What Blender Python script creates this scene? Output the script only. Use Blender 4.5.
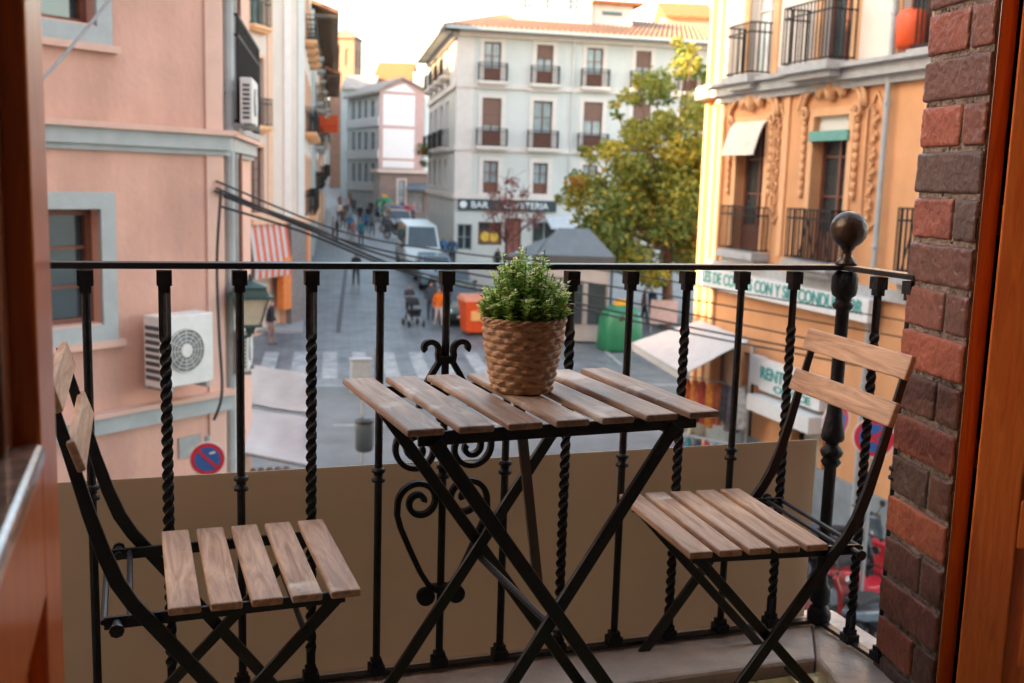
import bpy, bmesh, math, random
from mathutils import Vector, Matrix, noise
R = math.radians
sc = bpy.context.scene
for o in list(bpy.data.objects): bpy.data.objects.remove(o)

# ------------------------------------------------------------------ camera
FPX = 1060.0
CAM = Vector((0, 0, 6.5))
yaw, pitch, roll = 0.32955, 0.1515, 0.03091
F_ = Vector((math.sin(yaw)*math.cos(pitch), math.cos(yaw)*math.cos(pitch), -math.sin(pitch)))
r0 = Vector((math.cos(yaw), -math.sin(yaw), 0)); u0 = r0.cross(F_)
R_ = r0*math.cos(roll)+u0*math.sin(roll); U_ = -r0*math.sin(roll)+u0*math.cos(roll)
cd = bpy.data.cameras.new('camera'); cam = bpy.data.objects.new('camera', cd)
sc.collection.objects.link(cam); sc.camera = cam
M = Matrix((R_, U_, -F_)).transposed().to_4x4(); M.translation = CAM
cam.matrix_world = M
cd.sensor_width = 36; cd.lens = FPX*36/1024; cd.clip_start = .05; cd.clip_end = 2000
cd.dof.use_dof = True; cd.dof.focus_distance = 2.05; cd.dof.aperture_fstop = 5.2; cd.dof.aperture_blades = 7
# ------------------------------------------------------------------ world, sun, exposure
SUN_AZ, SUN_EL = R(-90), R(21)          # azimuth measured from +y towards +x
w = bpy.data.worlds.new('World'); sc.world = w; w.use_nodes = True
nt = w.node_tree; bg = nt.nodes['Background']
sky = nt.nodes.new('ShaderNodeTexSky'); sky.sky_type = 'NISHITA'; sky.sun_disc = False
sky.sun_elevation = SUN_EL; sky.sun_rotation = SUN_AZ; sky.air_density = 1.0; sky.dust_density = 1.6; sky.ozone_density = 1.0
nt.links.new(sky.outputs[0], bg.inputs[0]); bg.inputs[1].default_value = .15
sl = bpy.data.lights.new('sun', 'SUN'); sl.energy = 3.6; sl.angle = R(.5); sl.color = (1, .76, .52)
so = bpy.data.objects.new('sun', sl); sc.collection.objects.link(so)
sdir = Vector((math.sin(SUN_AZ)*math.cos(SUN_EL), math.cos(SUN_AZ)*math.cos(SUN_EL), math.sin(SUN_EL)))
so.rotation_euler = sdir.to_track_quat('Z', 'Y').to_euler(); so.location = (0, 0, 60)
vs = sc.view_settings
vs.view_transform = 'Standard'; vs.look = 'None'; vs.gamma = 1; vs.use_curve_mapping = False
vs.exposure = 2.95
try:
    vs.use_white_balance = True; vs.white_balance_temperature = 8600; vs.white_balance_tint = 10
except Exception: pass

# ------------------------------------------------------------------ helpers
def ray(x, y): return F_+R_*((x-512)/FPX)+U_*((341.5-y)/FPX)
def atZ(x, y, z): r = ray(x, y); return CAM+r*((z-6.5)/r.z)
def atY(x, y, Y): r = ray(x, y); return CAM+r*(Y/r.y)
def atD(x, y, d): return CAM+ray(x, y)*d
SA = R(9.2)
def dist_along(x, y): return x*math.sin(SA)+y*math.cos(SA)
PROF = [(-60, 0), (37, 0), (45, .45), (60, 1.75), (80, 2.3), (130, 3.4), (260, 6.0), (1500, 9)]
def prof(d):
    for (a, za), (b, zb) in zip(PROF, PROF[1:]):
        if d <= b: return za+(zb-za)*max(0, (d-a))/(b-a)
    return PROF[-1][1]
def gz(x, y): return prof(dist_along(x, y))
def atG(px, py):
    r = ray(px, py); lo, hi = 3, 400
    for i in range(50):
        m = (lo+hi)/2; p = CAM+r*m
        if p.z > gz(p.x, p.y): lo = m
        else: hi = m
    return CAM+r*lo
def depth(p): return (Vector(p)-CAM).dot(F_)

class MB:
    def __init__(s): s.bm = bmesh.new(); s.mi = 0
    def face(s, pts, mi=None):
        f = s.bm.faces.new([s.bm.verts.new(p) for p in pts]); f.material_index = s.mi if mi is None else mi; return f
    def hexa(s, p, mi=None):       # p: 8 points, bottom 4 then top 4
        v = [s.bm.verts.new(q) for q in p]
        for q in ((3,2,1,0),(4,5,6,7),(0,1,5,4),(1,2,6,5),(2,3,7,6),(3,0,4,7)):
            f = s.bm.faces.new([v[i] for i in q]); f.material_index = s.mi if mi is None else mi
    def box(s, a, b, mi=None, M=None):
        (x0,y0,z0),(x1,y1,z1) = a, b
        p = [Vector(q) for q in ((x0,y0,z0),(x1,y0,z0),(x1,y1,z0),(x0,y1,z0),(x0,y0,z1),(x1,y0,z1),(x1,y1,z1),(x0,y1,z1))]
        if M: p = [M @ q for q in p]
        s.hexa(p, mi)
    def cbox(s, c, d, mi=None, M=None): s.box([c[i]-d[i]/2 for i in range(3)], [c[i]+d[i]/2 for i in range(3)], mi, M)
    def sweep(s, pts, prof_, closed=False, twist=None, up=None, cap=True, scale=None, mi=None):
        pts = [Vector(p) for p in pts]; n = len(pts); rings = []
        prev = None
        for i, p in enumerate(pts):
            if closed: t = pts[(i+1) % n]-pts[i-1]
            else: t = pts[min(i+1, n-1)]-pts[max(i-1, 0)]
            t.normalize()
            if up is not None: a = Vector(up)-t*t.dot(Vector(up))
            elif prev is None: a = t.orthogonal()
            else: a = prev-t*t.dot(prev)
            a.normalize(); prev = a; b = t.cross(a)
            tw = twist[i] if twist else 0; k = scale[i] if scale else 1
            ca, sa = math.cos(tw), math.sin(tw)
            rings.append([s.bm.verts.new(p+a*((x*ca-y*sa)*k)+b*((x*sa+y*ca)*k)) for x, y in prof_])
        m = len(prof_)
        for i in range(n if closed else n-1):
            A, B = rings[i], rings[(i+1) % n]
            for j in range(m):
                f = s.bm.faces.new((A[j], A[(j+1) % m], B[(j+1) % m], B[j])); f.material_index = s.mi if mi is None else mi
        if not closed and cap:
            for q in (rings[0][::-1], rings[-1]):
                f = s.bm.faces.new(q); f.material_index = s.mi if mi is None else mi
    def tube(s, pts, r, n=8, scale=None, mi=None, closed=False):
        s.sweep(pts, [(r*math.cos(2*math.pi*i/n), r*math.sin(2*math.pi*i/n)) for i in range(n)], scale=scale, mi=mi, closed=closed)
    def bar(s, a, b, wd, th, up, mi=None):    # rectangular bar; wd along up
        s.sweep([a, b], [(-wd/2,-th/2),(wd/2,-th/2),(wd/2,th/2),(-wd/2,th/2)], up=up, mi=mi)
    def lathe(s, c, pr, n=20, mi=None, axis=None):
        c = Vector(c); rings = []
        for r, z in pr: rings.append([s.bm.verts.new(c+Vector((r*math.cos(2*math.pi*i/n), r*math.sin(2*math.pi*i/n), z))) for i in range(n)])
        for A, B in zip(rings, rings[1:]):
            for j in range(n):
                f = s.bm.faces.new((A[j], A[(j+1) % n], B[(j+1) % n], B[j])); f.material_index = s.mi if mi is None else mi; f.smooth = True
        for q in (rings[0][::-1], rings[-1]):
            f = s.bm.faces.new(q); f.material_index = s.mi if mi is None else mi
    def disc(s, c, nrm, r, th, n=24, mi=None):
        nrm = Vector(nrm).normalized(); s.sweep([Vector(c), Vector(c)+nrm*th], [(r*math.cos(2*math.pi*i/n), r*math.sin(2*math.pi*i/n)) for i in range(n)], mi=mi)
    def prism(s, poly, z0, z1, mi=None):
        a = [s.bm.verts.new((x, y, z0)) for x, y in poly]; b = [s.bm.verts.new((x, y, z1)) for x, y in poly]
        n = len(poly)
        for j in range(n):
            f = s.bm.faces.new((a[j], a[(j+1) % n], b[(j+1) % n], b[j])); f.material_index = s.mi if mi is None else mi
        for q in (a[::-1], b):
            f = s.bm.faces.new(q); f.material_index = s.mi if mi is None else mi
    def sheet(s, pts, th, mi=None):      # thick polygon, th downwards
        pts = [Vector(p) for p in pts]; n = len(pts)
        a = [s.bm.verts.new(p) for p in pts]; b = [s.bm.verts.new(p-Vector((0, 0, th))) for p in pts]
        for q in [a, b[::-1]]+[(b[j], b[(j+1) % n], a[(j+1) % n], a[j]) for j in range(n)]:
            f = s.bm.faces.new(q); f.material_index = s.mi if mi is None else mi
    def build(s, name, mats, parent=None, org=None, bevel=0, smooth=False, recalc=True):
        if recalc: bmesh.ops.recalc_face_normals(s.bm, faces=s.bm.faces)
        if org is None:
            org = Vector((0, 0, 0)) if parent is None else Vector(parent.get('org', (0, 0, 0)))
        org = Vector(org)
        if org.length > 0: bmesh.ops.translate(s.bm, vec=-org, verts=s.bm.verts)
        me = bpy.data.meshes.new(name)
        if smooth:
            for f in s.bm.faces: f.smooth = True
        s.bm.to_mesh(me); s.bm.free()
        for m in (mats if isinstance(mats, (list, tuple)) else [mats]): me.materials.append(m)
        o = bpy.data.objects.new(name, me); sc.collection.objects.link(o)
        if parent is not None: o.parent = parent; o['org'] = org
        else: o.location = org; o['org'] = org
        if bevel:
            b = o.modifiers.new('bevel', 'BEVEL'); b.width = bevel; b.segments = 2; b.limit_method = 'ANGLE'; b.angle_limit = R(40)
        return o
def tag(o, label, cat, group=None):
    o['label'] = label; o['category'] = cat
    if group: o['group'] = group
    return o
def empty(name, org, label, cat, group=None):
    o = bpy.data.objects.new(name, None); sc.collection.objects.link(o); o.location = org; o['org'] = Vector(org)
    o.empty_display_size = .2
    return tag(o, label, cat, group)
def structure(o, kind='structure'): o['kind'] = kind; return o
def copy_tree(o, parent=None):
    c = o.copy(); sc.collection.objects.link(c); c.parent = parent
    for ch in [k for k in ALLCH(o)]: copy_tree(ch, c)
    return c
def ALLCH(o): return [k for k in bpy.data.objects if k.parent == o]

# ------------------------------------------------------------------ materials
def mat(name, col, rough=.7, var=.12, nscale=6., bump=0., bscale=40., metal=0., spec=.5, stain=0., coat=0., col2=None, island=0., stretch=None):
    m = bpy.data.materials.new(name); m.use_nodes = True; N = m.node_tree.nodes; L = m.node_tree.links
    b = N['Principled BSDF']; b.inputs['Roughness'].default_value = rough; b.inputs['Metallic'].default_value = metal
    b.inputs['Specular IOR Level'].default_value = spec; b.inputs['Coat Weight'].default_value = coat; b.inputs['Coat Roughness'].default_value = .12
    tc = N.new('ShaderNodeTexCoord'); src = tc.outputs['Object']
    if stretch:
        mp = N.new('ShaderNodeMapping'); mp.inputs['Scale'].default_value = stretch; L.new(src, mp.inputs[0]); src = mp.outputs[0]
    n = N.new('ShaderNodeTexNoise'); n.inputs['Scale'].default_value = nscale; n.inputs['Detail'].default_value = 6; n.inputs['Roughness'].default_value = .6
    L.new(src, n.inputs[0])
    cr = N.new('ShaderNodeValToRGB'); L.new(n.outputs[0], cr.inputs[0])
    c1 = col; c2 = col2 or tuple(min(1, c*(1+var)) for c in col)
    cr.color_ramp.elements[0].color = tuple(c*(1-var) for c in c1)+(1,); cr.color_ramp.elements[0].position = .32
    cr.color_ramp.elements[1].color = tuple(c2)+(1,); cr.color_ramp.elements[1].position = .68
    out = cr.outputs[0]
    if island:
        g = N.new('ShaderNodeNewGeometry'); hs = N.new('ShaderNodeMath'); hs.operation = 'MULTIPLY_ADD'
        hs.inputs[1].default_value = island*2; hs.inputs[2].default_value = 1-island; L.new(g.outputs['Random Per Island'], hs.inputs[0])
        mx = N.new('ShaderNodeVectorMath'); mx.operation = 'SCALE'; L.new(out, mx.inputs[0]); L.new(hs.outputs[0], mx.inputs['Scale']); out = mx.outputs[0]
    if stain:
        n2 = N.new('ShaderNodeTexNoise'); n2.inputs['Scale'].default_value = .9; n2.inputs['Detail'].default_value = 8
        mp2 = N.new('ShaderNodeMapping'); mp2.inputs['Scale'].default_value = (1.6, 1.6, .35); L.new(tc.outputs['Object'], mp2.inputs[0]); L.new(mp2.outputs[0], n2.inputs[0])
        r2 = N.new('ShaderNodeMapRange'); r2.inputs[1].default_value = .4; r2.inputs[2].default_value = .7; r2.inputs[3].default_value = 1; r2.inputs[4].default_value = 1-stain
        L.new(n2.outputs[0], r2.inputs[0]); mx = N.new('ShaderNodeVectorMath'); mx.operation = 'SCALE'
        L.new(out, mx.inputs[0]); L.new(r2.outputs[0], mx.inputs['Scale']); out = mx.outputs[0]
    L.new(out, b.inputs['Base Color'])
    if bump:
        n3 = N.new('ShaderNodeTexNoise'); n3.inputs['Scale'].default_value = bscale; n3.inputs['Detail'].default_value = 5; L.new(src, n3.inputs[0])
        bp = N.new('ShaderNodeBump'); bp.inputs['Strength'].default_value = bump; bp.inputs['Distance'].default_value = .02
        L.new(n3.outputs[0], bp.inputs['Height']); L.new(bp.outputs[0], b.inputs['Normal'])
    return m
def wood(name, c1, c2, rough=.6, axis='Y', coat=0., ring=14., wear=None, worn=.55, bump=.25):
    m = bpy.data.materials.new(name); m.use_nodes = True; N = m.node_tree.nodes; L = m.node_tree.links; b = N['Principled BSDF']
    tc = N.new('ShaderNodeTexCoord'); mp = N.new('ShaderNodeMapping')
    s = {'X': (1.5, 16, 16), 'Y': (16, 1.5, 16), 'Z': (16, 16, 1.5)}[axis]; mp.inputs['Scale'].default_value = s
    g = N.new('ShaderNodeNewGeometry'); cb = N.new('ShaderNodeCombineXYZ')
    k = N.new('ShaderNodeMath'); k.operation = 'MULTIPLY'; k.inputs[1].default_value = 37; L.new(g.outputs['Random Per Island'], k.inputs[0])
    L.new(k.outputs[0], cb.inputs[0]); L.new(k.outputs[0], cb.inputs[2]); L.new(cb.outputs[0], mp.inputs['Location'])
    L.new(tc.outputs['Object'], mp.inputs[0])
    n = N.new('ShaderNodeTexNoise'); n.inputs['Scale'].default_value = 3; n.inputs['Detail'].default_value = 8; n.inputs['Distortion'].default_value = 1.2; n.inputs['Roughness'].default_value = .65
    L.new(mp.outputs[0], n.inputs[0])
    cr = N.new('ShaderNodeValToRGB'); L.new(n.outputs[0], cr.inputs[0]); e = cr.color_ramp.elements
    e[0].position = .3; e[0].color = c1+(1,); e[1].position = .65; e[1].color = c2+(1,)
    out = cr.outputs[0]
    if wear:
        n2 = N.new('ShaderNodeTexNoise'); n2.inputs['Scale'].default_value = 9; n2.inputs['Detail'].default_value = 7
        L.new(tc.outputs['Object'], n2.inputs[0]); r2 = N.new('ShaderNodeMapRange'); r2.inputs[1].default_value = worn; r2.inputs[2].default_value = worn+.12; L.new(n2.outputs[0], r2.inputs[0])
        mx = N.new('ShaderNodeMix'); mx.data_type = 'RGBA'; L.new(r2.outputs[0], mx.inputs[0]); L.new(out, mx.inputs[6]); mx.inputs[7].default_value = wear+(1,); out = mx.outputs[2]
    L.new(out, b.inputs['Base Color']); b.inputs['Roughness'].default_value = rough; b.inputs['Coat Weight'].default_value = coat; b.inputs['Coat Roughness'].default_value = .15
    bp = N.new('ShaderNodeBump'); bp.inputs['Strength'].default_value = bump; bp.inputs['Distance'].default_value = .002
    L.new(n.outputs[0], bp.inputs['Height']); L.new(bp.outputs[0], b.inputs['Normal'])
    return m
def glass(name, col, rough=.06):
    m = mat(name, col, rough, .25, 1.5, spec=.8); return m
BLACK = mat('black iron paint', (.009,.009,.011), .55, .25, 30, .25, 90, .0, .3)
BLACKS = mat('satin black steel', (.010,.010,.012), .38, .2, 25, .12, 120)
BRONZE = mat('aged bronze', (.055,.036,.024), .33, .4, 14, .2, 60, .6)
SLAT = wood('weathered acacia', (.33,.165,.098), (.68,.415,.275), .55, 'Y', wear=(.76,.60,.48), worn=.60)
TSLAT = wood('weathered table acacia', (.20,.105,.068), (.44,.28,.20), .5, 'Y', wear=(.56,.45,.38), worn=.57)
DOORW = wood('varnished pine', (.60,.095,.020), (.82,.20,.042), .34, 'Z', coat=.3, bump=.1)
DOORD = wood('dark varnished pine', (.16,.035,.012), (.26,.07,.022), .35, 'Z', coat=.5, bump=.1)
PINK = mat('pink render', (.68,.385,.31), .9, .08, 1.5, .3, 14, stain=.26)
PINKL = mat('pale pink trim', (.66,.42,.35), .85, .06, 4, .1)
BLUEG = mat('blue grey trim', (.37,.415,.43), .75, .08, 5, .15)
CREAM = mat('cream render', (.62,.52,.45), .9, .05, 1.3, .15, 12, stain=.08)
PEACH = mat('peach trim', (.68,.42,.29), .85, .06, 3)
WHITEB = mat('pale blue white render', (.57,.562,.53), .9, .05, .8, .1, 8, stain=.07)
TRIM = mat('warm stone trim', (.66,.58,.53), .85, .05, 3)
OCHRE = mat('orange render', (.66,.32,.155), .9, .07, 1.6, .2, 14, stain=.10)
OCHREL = mat('pale orange plaster', (.70,.38,.20), .85, .07, 2.5, .2)
CREAMO = mat('cream upper render', (.68,.60,.53), .9, .05, 1.6, .15)
STONE = mat('grey stone ledge', (.36,.37,.37), .85, .14, 5, .3, 30)
PILLAR = mat('rough granite', (.20,.185,.18), .85, .3, 14, .6, 30)
BROWNW = mat('brown stained wood', (.16,.055,.035), .6, .2, 8)
BROWNL = mat('brown roller blind', (.20,.10,.075), .7, .1, 20)
GLASSD = glass('dark window glass', (.03,.045,.05))
GLASSL = glass('window with net curtain', (.26,.32,.34), .2)
TILE = mat('clay roof tiles', (.30,.14,.085), .9, .4, 2.5, .6, 12, col2=(.46,.24,.15))
TILEO = mat('orange clay roof tiles', (.30,.10,.035), .9, .25, 3, .5, 12)
EAVE = mat('dark timber eaves', (.11,.09,.08), .8, .2, 8)
ASPH = mat('asphalt', (.115,.13,.14), .7, .22, .5, .4, 50, stain=.2)
COBB = mat('stone paving', (.145,.172,.186), .5, .25, .9, .3, 20, stain=.3)
_N = COBB.node_tree.nodes; _L = COBB.node_tree.links; _b = _N['Principled BSDF']; _s = _b.inputs['Base Color'].links[0].from_socket
_t = _N.new('ShaderNodeTexBrick'); _t.inputs['Scale'].default_value = 1.0; _t.inputs['Brick Width'].default_value = .62; _t.inputs['Row Height'].default_value = .36; _t.inputs['Mortar Size'].default_value = .018; _t.inputs['Mortar Smooth'].default_value = .3
_t.inputs['Color1'].default_value = (1,1,1,1); _t.inputs['Color2'].default_value = (.74,.76,.78,1); _t.inputs['Mortar'].default_value = (.45,.45,.45,1)
_m = _N.new('ShaderNodeMapping'); _m.inputs['Rotation'].default_value = (0,0,.16); _L.new(_N['Texture Coordinate'].outputs['Object'], _m.inputs[0]); _L.new(_m.outputs[0], _t.inputs[0])
_x = _N.new('ShaderNodeVectorMath'); _x.operation = 'MULTIPLY'; _L.new(_s, _x.inputs[0]); _L.new(_t.outputs[0], _x.inputs[1]); _L.new(_x.outputs[0], _b.inputs['Base Color'])
PAINT = mat('worn road paint', (.24,.27,.28), .7, .3, 2.2, .2, 40, col2=(.36,.39,.40))
PAVE = mat('granite kerb paving', (.27,.28,.28), .75, .15, 3, .2)
CANVAS = mat('white canvas', (.47,.455,.45), .85, .07, 4, .15, 40)
CANVASG = mat('cool white canvas', (.50,.52,.54), .85, .07, 3, .15, 40)
WHITEP = mat('white enamel', (.66,.68,.68), .4, .06, 8)
GREYP = mat('grey plastic', (.30,.32,.33), .5, .1, 10)
REDP = mat('red enamel', (.55,.02,.035), .4, .08, 8)
BLUEP = mat('blue enamel', (.02,.10,.32), .4, .08, 8)
TEAL = mat('teal lettering', (.02,.30,.28), .6, .08, 8)
GREENP = mat('green fibreglass', (.004,.15,.075), .45, .12, 4)
ORANGEP = mat('orange red plastic', (.62,.07,.012), .5, .1, 4)
YEL = mat('yellow plastic', (.70,.33,.02), .5, .1, 6)
SLATE = mat('slate grey canvas roof', (.095,.125,.145), .75, .1, 3, .2)
RUBBER = mat('tyre rubber', (.02,.02,.022), .8, .2, 20)
CHROME = mat('brushed metal', (.35,.35,.35), .3, .1, 20, metal=.9)
SKIN = mat('skin', (.48,.27,.19), .6, .05, 20)
BARK = mat('bark', (.14,.075,.05), .95, .3, 14, .8, 30)
def nm(c): return tuple(c)

# ------------------------------------------------------------------ facade tool
class Fac:
    def __init__(s, O, azd):
        s.O = Vector((O[0], O[1], 0)); a = R(azd); s.u = Vector((math.sin(a), math.cos(a), 0)); s.n = Vector((s.u.y, -s.u.x, 0))
        if s.n.dot(CAM-s.O) < 0: s.n = -s.n
    def at(s, px, py):
        r = ray(px, py); t = (s.O-CAM).dot(s.n)/r.dot(s.n); p = CAM+r*t; return (p-s.O).dot(s.u), p.z
    def P(s, q, d, z): v = s.O+s.u*q+s.n*d; return Vector((v.x, v.y, z))
    def box(s, mb, a, b, z0, z1, d0, d1, mi=None):
        mb.hexa([s.P(a,d0,z0), s.P(b,d0,z0), s.P(b,d1,z0), s.P(a,d1,z0), s.P(a,d0,z1), s.P(b,d0,z1), s.P(b,d1,z1), s.P(a,d1,z1)], mi)
    def wall(s, mb, s0, s1, z0, z1, ops, rev=.22, mi=None, d=0):
        ss = sorted({s0, s1, *[v for o in ops for v in o[:2] if s0 < v < s1]}); zs = sorted({z0, z1, *[v for o in ops for v in o[2:4] if z0 < v < z1]})
        for a, b in zip(ss, ss[1:]):
            for c, e in zip(zs, zs[1:]):
                m1, m2 = (a+b)/2, (c+e)/2
                if any(o[0] < m1 < o[1] and o[2] < m2 < o[3] for o in ops): continue
                mb.face([s.P(a,d,c), s.P(b,d,c), s.P(b,d,e), s.P(a,d,e)], mi)
        for (a, b, c, e) in [o[:4] for o in ops]:
            for p, q in (((a,c),(b,c)),((b,c),(b,e)),((b,e),(a,e)),((a,e),(a,c))):
                mb.face([s.P(p[0],d,p[1]), s.P(q[0],d,q[1]), s.P(q[0],d-rev,q[1]), s.P(p[0],d-rev,p[1])], mi)
def rail_part(f, parent, a, b, z0, h, d, nm_='railing', mt=None, gap=.12, sides=True, r=.011, diag=False):
    mb = MB()
    for z in (z0+.05, z0+h*.82, z0+h):
        mb.bar(f.P(a, d, z), f.P(b, d, z), .03, .03, (0,0,1))
        if sides:
            for q in (a, b): mb.bar(f.P(q, .01, z), f.P(q, d, z), .03, .03, (0,0,1))
    n = max(2, int((b-a)/gap))
    for i in range(n+1):
        q = a+(b-a)*i/n; mb.bar(f.P(q, d, z0+.03), f.P(q, d, z0+h), r*2, r*2, f.n)
    if sides:
        k = max(1, int(d/gap))
        for i in range(k):
            for q in (a, b): mb.bar(f.P(q, d*(i+.5)/k, z0+.03), f.P(q, d*(i+.5)/k, z0+h), r*2, r*2, f.n)
    if diag:
        for i in range(max(1, int((b-a)/.5))):
            q = a+i*.5
            mb.bar(f.P(q, d, z0+.05), f.P(min(b, q+.25), d, z0+h*.8), .02, .02, f.n); mb.bar(f.P(min(b, q+.25), d, z0+h*.8), f.P(min(b, q+.5), d, z0+.05), .02, .02, f.n)
    return mb.build(nm_, mt or BLACK, parent)
def window(f, root, o, frame=BROWNW, pane=GLASSD, trim=None, tw=.16, cols=2, rows=3, panel=0., blind=0., blindm=None, balc=None, balm=None, rev=.2, sill=None, lintel=False):
    a, b, c, e = o
    mb = MB(); t = .07
    dd = -rev+.09
    f.box(mb, a, a+t, c, e, -rev+.01, dd); f.box(mb, b-t, b, c, e, -rev+.01, dd)
    f.box(mb, a+t, b-t, e-t, e, -rev+.01, dd); f.box(mb, a+t, b-t, c, c+t+panel, -rev+.01, dd)
    for i in range(1, cols):
        q = a+(b-a)*i/cols; f.box(mb, q-.035, q+.035, c+t+panel, e-t, -rev+.01, dd-.01)
    for i in range(1, rows):
        z = c+panel+(e-c-panel)*i/rows; f.box(mb, a+t, b-t, z-.018, z+.018, -rev+.012, dd-.02)
    wd = mb.build('window', frame, root)
    mb = MB(); f.box(mb, a+.01, b-.01, c+t*.5+panel, e-.01, -rev-.03, -rev+.03); mb.build('pane', pane, wd)
    if blind:
        mb = MB(); n = 8; zt = e-.02; zb = e-(e-c)*blind
        for i in range(n): f.box(mb, a+.03, b-.03, zb+(zt-zb)*i/n, zb+(zt-zb)*(i+.93)/n, dd+.005, dd+.035)
        mb.build('roller_blind', blindm or BROWNL, wd)
    if trim:
        mb = MB(); f.box(mb, a-tw, a, c if balc else c-tw, e+tw, -.01, .045); f.box(mb, b, b+tw, c if balc else c-tw, e+tw, -.01, .045)
        f.box(mb, a, b, e, e+tw, -.01, .045)
        if not balc: f.box(mb, a, b, c-tw, c, -.01, .045)
        if lintel: f.box(mb, a-tw*1.5, b+tw*1.5, e+tw+.25, e+tw+.4, -.01, .16)
        mb.build('window_surround', trim, root)
    if balc:
        ext, dp, h = balc; mb = MB(); f.box(mb, a-ext, b+ext, c-.16, c-.02, -.02, dp); f.box(mb, a-ext+.08, b+ext-.08, c-.26, c-.16, -.02, dp-.1)
        bl = mb.build('balcony', balm or TRIM, root); rail_part(f, bl, a-ext+.04, b+ext-.04, c-.02, h, dp-.05)
    return wd
def text_mesh(txt, size, width=None):
    cu = bpy.data.curves.new('t', 'FONT'); cu.body = txt; cu.size = size; cu.extrude = .012; cu.align_x = 'LEFT'; cu.offset = size*.012
    o = bpy.data.objects.new('t', cu); sc.collection.objects.link(o); dg = bpy.context.evaluated_depsgraph_get(); dg.update()
    me = bpy.data.meshes.new_from_object(o.evaluated_get(dg)); bpy.data.objects.remove(o); bpy.data.curves.remove(cu)
    xs = [v.co.x for v in me.vertices]; k = width/(max(xs)-min(xs)) if width else 1
    for v in me.vertices: v.co.x = (v.co.x-min(xs))*k
    return me
def put_text(txt, f, a, b, z0, size, d, m, parent, name='lettering', rev=False):
    me = text_mesh(txt, size, abs(b-a))
    u = f.u if b > a else -f.u
    for v in me.vertices:
        x, y, z = v.co; p = f.O+u*x+f.u*a+f.n*(d+z); v.co = Vector((p.x, p.y, z0+y))-Vector(parent['org'])
    me.materials.append(m); o = bpy.data.objects.new(name, me); sc.collection.objects.link(o); o.parent = parent; return o
def op(f, x0, x1, yt, yb):
    ym = (yt+yb)/2; xm = (x0+x1)/2
    a = f.at(x0, ym)[0]; b = f.at(x1, ym)[0]; return (min(a, b), max(a, b), f.at(xm, yb)[1], f.at(xm, yt)[1])
def shrink(o, k=.0): return (o[0]+k, o[1]-k, o[2]+k, o[3]-k)

# ================================================================== GROUND
SU = Vector((math.sin(SA), math.cos(SA), 0)); SV = Vector((math.cos(SA), -math.sin(SA), 0))   # along street, to the right
def gp(d, v, dz=0): p = SU*d+SV*v; return Vector((p.x, p.y, prof(d)+dz))
ds = [-60, -20, 5, 15, 20, 25, 30, 34, 37, 39, 41, 43, 45, 50, 55, 60, 65, 70, 80, 95, 110, 130, 180, 260, 500, 1500]
def strip(name, v0, v1, d0, d1, dz, m, kind='structure', drop=0):
    mb = MB(); q = sorted({d0, d1, *[d for d in ds if d0 < d < d1]})
    for a, b in zip(q, q[1:]):
        mb.face([gp(a, v0, dz), gp(a, v1, dz), gp(b, v1, dz), gp(b, v0, dz)])
        if drop: 
            mb.face([gp(a, v0, dz), gp(b, v0, dz), gp(b, v0, dz-drop), gp(a, v0, dz-drop)])
            mb.face([gp(a, v1, dz), gp(b, v1, dz), gp(b, v1, dz-drop), gp(a, v1, dz-drop)])
    if drop:
        for d in (d0, d1): mb.face([gp(d, v0, dz), gp(d, v1, dz), gp(d, v1, dz-drop), gp(d, v0, dz-drop)])
    o = mb.build(name, m); o['kind'] = kind; return o
strip('ground', -900, 900, -60, 1500, 0, COBB)
strip('cross_road', -120, 200, 22.5, 32.6, .004, ASPH)
def uv(px, py): p = atG(px, py); return p.dot(SU), p.dot(SV)
# crosswalk stripes
mb = MB()
for i in range(-1, 8):
    v = uv(262, 348)[1]+i*1.03+.15; q = [33.9, 37, 38.6]
    for a, b in zip(q, q[1:]): mb.face([gp(a, v, .008), gp(a, v+.5, .008), gp(b, v+.5, .008), gp(b, v, .008)])
structure(mb.build('crosswalk', PAINT))
mb = MB()
for a, b in ((-3, 30),): mb.face([gp(32.75, a, .008), gp(32.75, b, .008), gp(32.95, b, .008), gp(32.95, a, .008)])
for i in range(-2, 9): mb.face([gp(27.4, i*3.2, .008), gp(27.4, i*3.2+1.6, .008), gp(27.52, i*3.2+1.6, .008), gp(27.52, i*3.2, .008)])
for i in range(4): v = 10.2+i*2.4; mb.face([gp(36.5, v, .008), gp(36.5, v+.12, .008), gp(41, v+.12, .008), gp(41, v, .008)])
structure(mb.build('road_markings', PAINT))
mb = MB(); pts = [atG(x, y)+Vector((0, 0, .006)) for x, y in ((338, 333), (342, 300), (346, 268), (350, 240))]
for a, b in zip(pts, pts[1:]): mb.face([a-SV*.09, a+SV*.09, b+SV*.09, b-SV*.09])
structure(mb.build('drain_channel', mat('dark drain grate', (.03,.035,.04), .6)))
strip('pavement', 10.5, 60, 46, 57, .13, PAVE, drop=.2)
strip('left_pavement', -20, -1.2, 42, 130, .10, PAVE, drop=.2)
strip('right_pavement', 4.5+6, 30, 8, 22.3, .13, PAVE, drop=.2)

def prismroot(name, org, label, cat='building', group=None): return empty(name, org, label, cat, group)
def body(root, poly, z0, z1, m, name='wall_mass'):
    mb = MB(); mb.prism([(p.x, p.y) for p in poly], z0, z1); return mb.build(name, m, root)

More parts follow.
